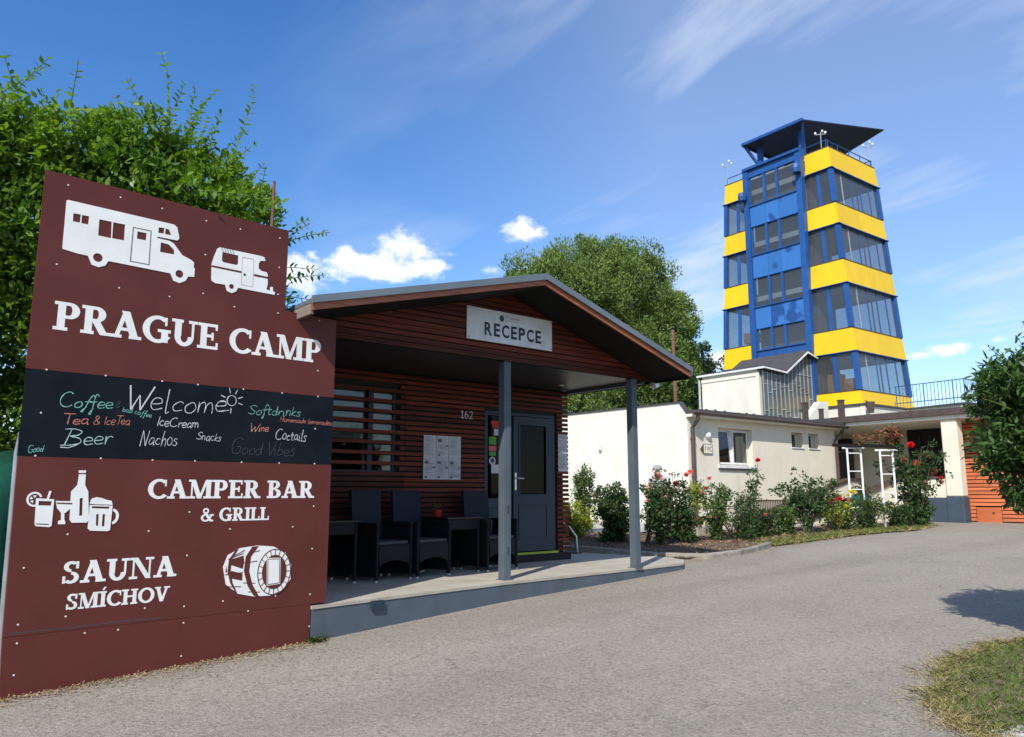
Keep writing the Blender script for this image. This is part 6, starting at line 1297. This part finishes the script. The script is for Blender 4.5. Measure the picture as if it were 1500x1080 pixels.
obj('pot', MB().lathe([(0, 0), (.09, 0), (.125, .17), (.11, .17), (0, .15)], (13.0, 10.9, gz(13, 10.9) + .22), 16), M['terracotta'], pt); P, o = crown_pts([(13.0, 10.9, gz(13, 10.9) + .78, .22, .22, .3)], 40, .08, 900, np.random.default_rng(4)); poly_mesh('foliage', leaves(P, .06, np.random.default_rng(5), .5), 4, M['leaf_lime'], pt); obj('saucer', MB().box(12.8, 13.2, 10.7, 11.1, gz(13, 10.9), gz(13, 10.9) + .215), M['concrete'], pt)
pt = thing('flower_pot', 'teal tub with small pink flowers under the white arch', 'pot', (19.6, 10.9, .66))
obj('pot', MB().lathe([(0, 0), (.22, 0), (.27, .3), (.25, .3), (0, .27)], (19.6, 10.9, 1.12), 16), M['teal'], pt); obj('stand', MB().box(19.4, 19.8, 10.7, 11.1, .66, 1.118), M['concrete'], pt); P, o = crown_pts([(19.6, 10.9, 1.58, .22, .22, .18)], 30, .08, 400, np.random.default_rng(4)); poly_mesh('foliage', leaves(P, .06, np.random.default_rng(5), .5), 4, M['leaf_mid'], pt)
for k, (x, y, h, w, mt_, lb, fl_) in enumerate([(11.0, 11.3, .7, .8, 'leaf_rose', 'low dark bush filling the gap behind the right porch post', ()), (11.9, 10.35, .6, .7, 'leaf_mid', 'low bush between the two tall roses left of the downpipe', ()), (13.7, 9.85, .5, .7, 'leaf_rose', 'low rose bush at the foot of the tall red rose stem', ((.1, .45, 'pink', .04),)),
        (14.5, 9.9, .6, .7, 'leaf_mid', 'low pale green bush left of the large spreading rose', ()), (17.2, 10.1, .85, .9, 'leaf_mid', 'pale leaved bush behind the red and the yellow roses', ((0, .8, 'cream', .05), (.2, .7, 'cream', .05), (-.2, .75, 'cream', .05))), (18.75, 9.55, .62, .9, 'leaf_rose', 'low leafy bush in front of the foot of the white arch', ((-.1, .5, 'yellow', .05),))]):
    bush('shrub', lb, 'shrub', x, y, h, w, mt_, 2300, .055, 90 + k, 11, .05, fl_)
# white garden arch
ar = thing('garden_arch', 'white metal ladder arch carrying climbing roses in front of the porch', 'arch', (*site(8.9, 19.0), .65))
def ladder(l0, l1, dep, z1):
    a, b = site(l0, dep), site(l1, dep)
    for p in (a, b): obj('upright', MB().tube([(*p, .6), (*p, z1)], .025, 8), M['white'], ar)
    for k in range(5): z = z1 - .12 - k * .45; obj('rung', MB().tube([(*a, z), (*b, z)], .014, 6), M['white'], ar)
    c_, d_ = site(l0 - .12, dep), site(l1 + .12, dep); obj('cross_bar', MB().tube([(*c_, z1 + .01), (*d_, z1 + .01)], .024, 6), M['white'], ar)
ladder(8.42, 8.76, 19.3, 2.60); ladder(9.05, 9.36, 18.9, 2.52)
e1, e2 = site(8.1, 19.4), site(9.6, 18.8); em = MB(); em.bar((*e1, 2.69), (*e2, 2.62), .07, .08); obj('top_beam', em, M['soffit'], ar)
P, o = crown_pts([(*site(8.9, 19.1), 2.84, .5, .5, .13), (*site(9.3, 19.0), 2.9, .35, .35, .16)], 40, .1, 420, np.random.default_rng(61)); poly_mesh('foliage', leaves(P, .075, np.random.default_rng(6), .6), 4, M['leaf_red'], ar)
# white bent leg stand by the slatted corner
x0, y0 = 9.05, 11.1
sd = thing('metal_stand', 'small stand of bent white tube legs beside the slatted corner', 'stand', (x0, y0, .46))
for s in (-.12, .12): a = site(1.02 + s, 13.6); obj('leg', MB().tube([(*a, .48), (*site(1.0 + s, 13.6), .75), (*site(.88 + s, 13.6), .92), (*site(.7 + s, 13.6), .95)], .018, 6), M['alu'], sd)
obj('foot_bar', MB().tube([(*site(.8, 13.6), .475), (*site(1.2, 13.6), .475)], .016, 6), M['brown'], sd)
# trees added out of view behind the camera to darken the low window reflections
for k, (l, d, lb) in enumerate([(-12, -26, 'leafy tree added behind the camera to darken the louvred window reflection'), (-3, -30, 'second leafy tree added behind the camera to darken the door glass reflection'), (8, -28, 'third leafy tree added behind the camera, to the right, for dark reflections')]):
    x, y = site(l, d); t = thing('reflection_tree', lb, 'tree', (x, y, -.05)); foliage('crown', [(x, y, 4.2, 3.0, 3.0, 2.2), (x + 1.5, y, 3.6, 2, 2, 1.6)], 120, .6, 9000, .3, M['leaf_dark'], t, 80 + k); obj('trunk', limbs((x, y, -.1), (x, y, 4), .25, np.random.default_rng(k + 8), 7, 1.6), M['bark'], t)
# ---------------------------------------------------------------- the gardener
def skin(name, verts, edges, rad, mt, parent=None, base=(0, 0, 0), sub=2):
    me = bpy.data.meshes.new(name); me.from_pydata([Vector(v) for v in verts], edges, []); o = bpy.data.objects.new(name, me); C.objects.link(o); me.materials.append(mt)
    o.modifiers.new('skin', 'SKIN'); sv_ = me.skin_vertices
    if not sv_:
        bm = bmesh.new(); bm.from_mesh(me); bm.verts.layers.skin.verify(); bm.to_mesh(me); bm.free(); sv_ = me.skin_vertices
    for i, r in enumerate(rad): sv_[0].data[i].radius = (r, r) if not isinstance(r, tuple) else r; sv_[0].data[i].use_root = i == 0
    s = o.modifiers.new('sub', 'SUBSURF'); s.levels = sub; s.render_levels = sub; o.modifiers['skin'].use_smooth_shade = True
    if parent: o.parent = parent
    return o
px_, py_ = site(3.22, 16.4); pz = gz(px_, py_) + .01
pr = bpy.data.objects.new('person', None); C.objects.link(pr); pr.location = (px_, py_, pz)
tag(pr, 'person in a pale shirt with short grey hair bending among the roses', 'person'); OFF['person'] = Vector((0, 0, 0))
pr.rotation_euler = (0, 0, FW + R(150))       # faces left and a little towards the camera; +X of the body is forward
hip = (0, 0, .86)
V = [hip, (.10, 0, 1.02), (.24, 0, 1.17), (.31, 0, 1.23), (.38, 0, 1.28), (.42, 0, 1.36),          # spine to head
     (0, .09, .84), (.04, .11, .47), (-.02, .11, .09), (.12, .12, .04), (0, -.09, .84), (.08, -.11, .47), (.03, -.11, .09), (.17, -.12, .04),
     (.26, .17, 1.19), (.38, .21, .95), (.52, .18, .78), (.58, .17, .73), (.26, -.17, 1.19), (.36, -.22, .96), (.50, -.19, .80), (.56, -.18, .75)]
E = [(0, 1), (1, 2), (2, 3), (3, 4), (4, 5), (0, 6), (6, 7), (7, 8), (8, 9), (0, 10), (10, 11), (11, 12), (12, 13), (2, 14), (14, 15), (15, 16), (16, 17), (2, 18), (18, 19), (19, 20), (20, 21)]
rad = [.13, .13, .14, .07, .06, .10, .09, .06, .045, .04, .09, .06, .045, .04, .06, .045, .032, .025, .06, .045, .032, .025]
body = skin('body', V, E, rad, M['skin'], pr)
fing = []; fe_ = []
for s, hx, hy, hz_ in ((1, .58, .17, .73), (-1, .56, -.18, .75)):
    for k in range(5):
        b0 = len(fing); y = hy + (k - 2) * .018; L_ = (.05, .075, .08, .075, .06)[k]; fing += [(hx - .01, y, hz_), (hx + L_ * .6, y + (.02 * s if k == 0 else 0), hz_ - .03), (hx + L_ * .7, y, hz_ - .03 - L_ * .5)]; fe_ += [(b0, b0 + 1), (b0 + 1, b0 + 2)]
fh = MB()
for a in range(0, len(fing), 3): fh.tube(fing[a:a + 3], [.010, .009, .007], 6)
obj('fingers', fh, M['skin'], pr, smooth=True)
skin('shirt', [V[0], V[1], V[2], V[3], V[14], (.32, .19, 1.07), V[18], (.31, -.195, 1.08)], [(0, 1), (1, 2), (2, 3), (2, 4), (4, 5), (2, 6), (6, 7)], [.15, .155, .165, .085, .078, .07, .078, .07], M['shirt'], pr)
skin('trousers', [(0, 0, .84), V[6], V[7], V[8], V[10], V[11], V[12]], [(0, 1), (1, 2), (2, 3), (0, 4), (4, 5), (5, 6)], [.145, .105, .085, .07, .105, .085, .07], M['trousers'], pr)
obj('hair', MB().lathe([(.0, .072), (.05, .065), (.09, .035), (.106, -.01), (.10, -.035), (.0, -.035)], (.385, 0, 1.405), 14), M['hair'], pr, smooth=True)
nz_ = MB().hexa([(.50, -.015, 1.33), (.50, .015, 1.33), (.53, .01, 1.33), (.53, -.01, 1.33)], [(.50, -.008, 1.38), (.50, .008, 1.38), (.508, .006, 1.38), (.508, -.006, 1.38)]); obj('nose', nz_, M['skin'], pr)
for s in (-1, 1): obj('ear', MB().lathe([(0, -.01), (.018, -.006), (.02, .004), (0, .01)], (.40, s * .096, 1.345), 10, 'y'), M['skin'], pr); obj('eye', MB().lathe([(0, -.004), (.012, -.002), (.012, .003), (0, .004)], (.505, s * .035, 1.375), 8, 'x'), M['ink'], pr)
obj('mouth', MB().box(.498, .508, -.025, .025, 1.30, 1.307), M['redp'], pr)
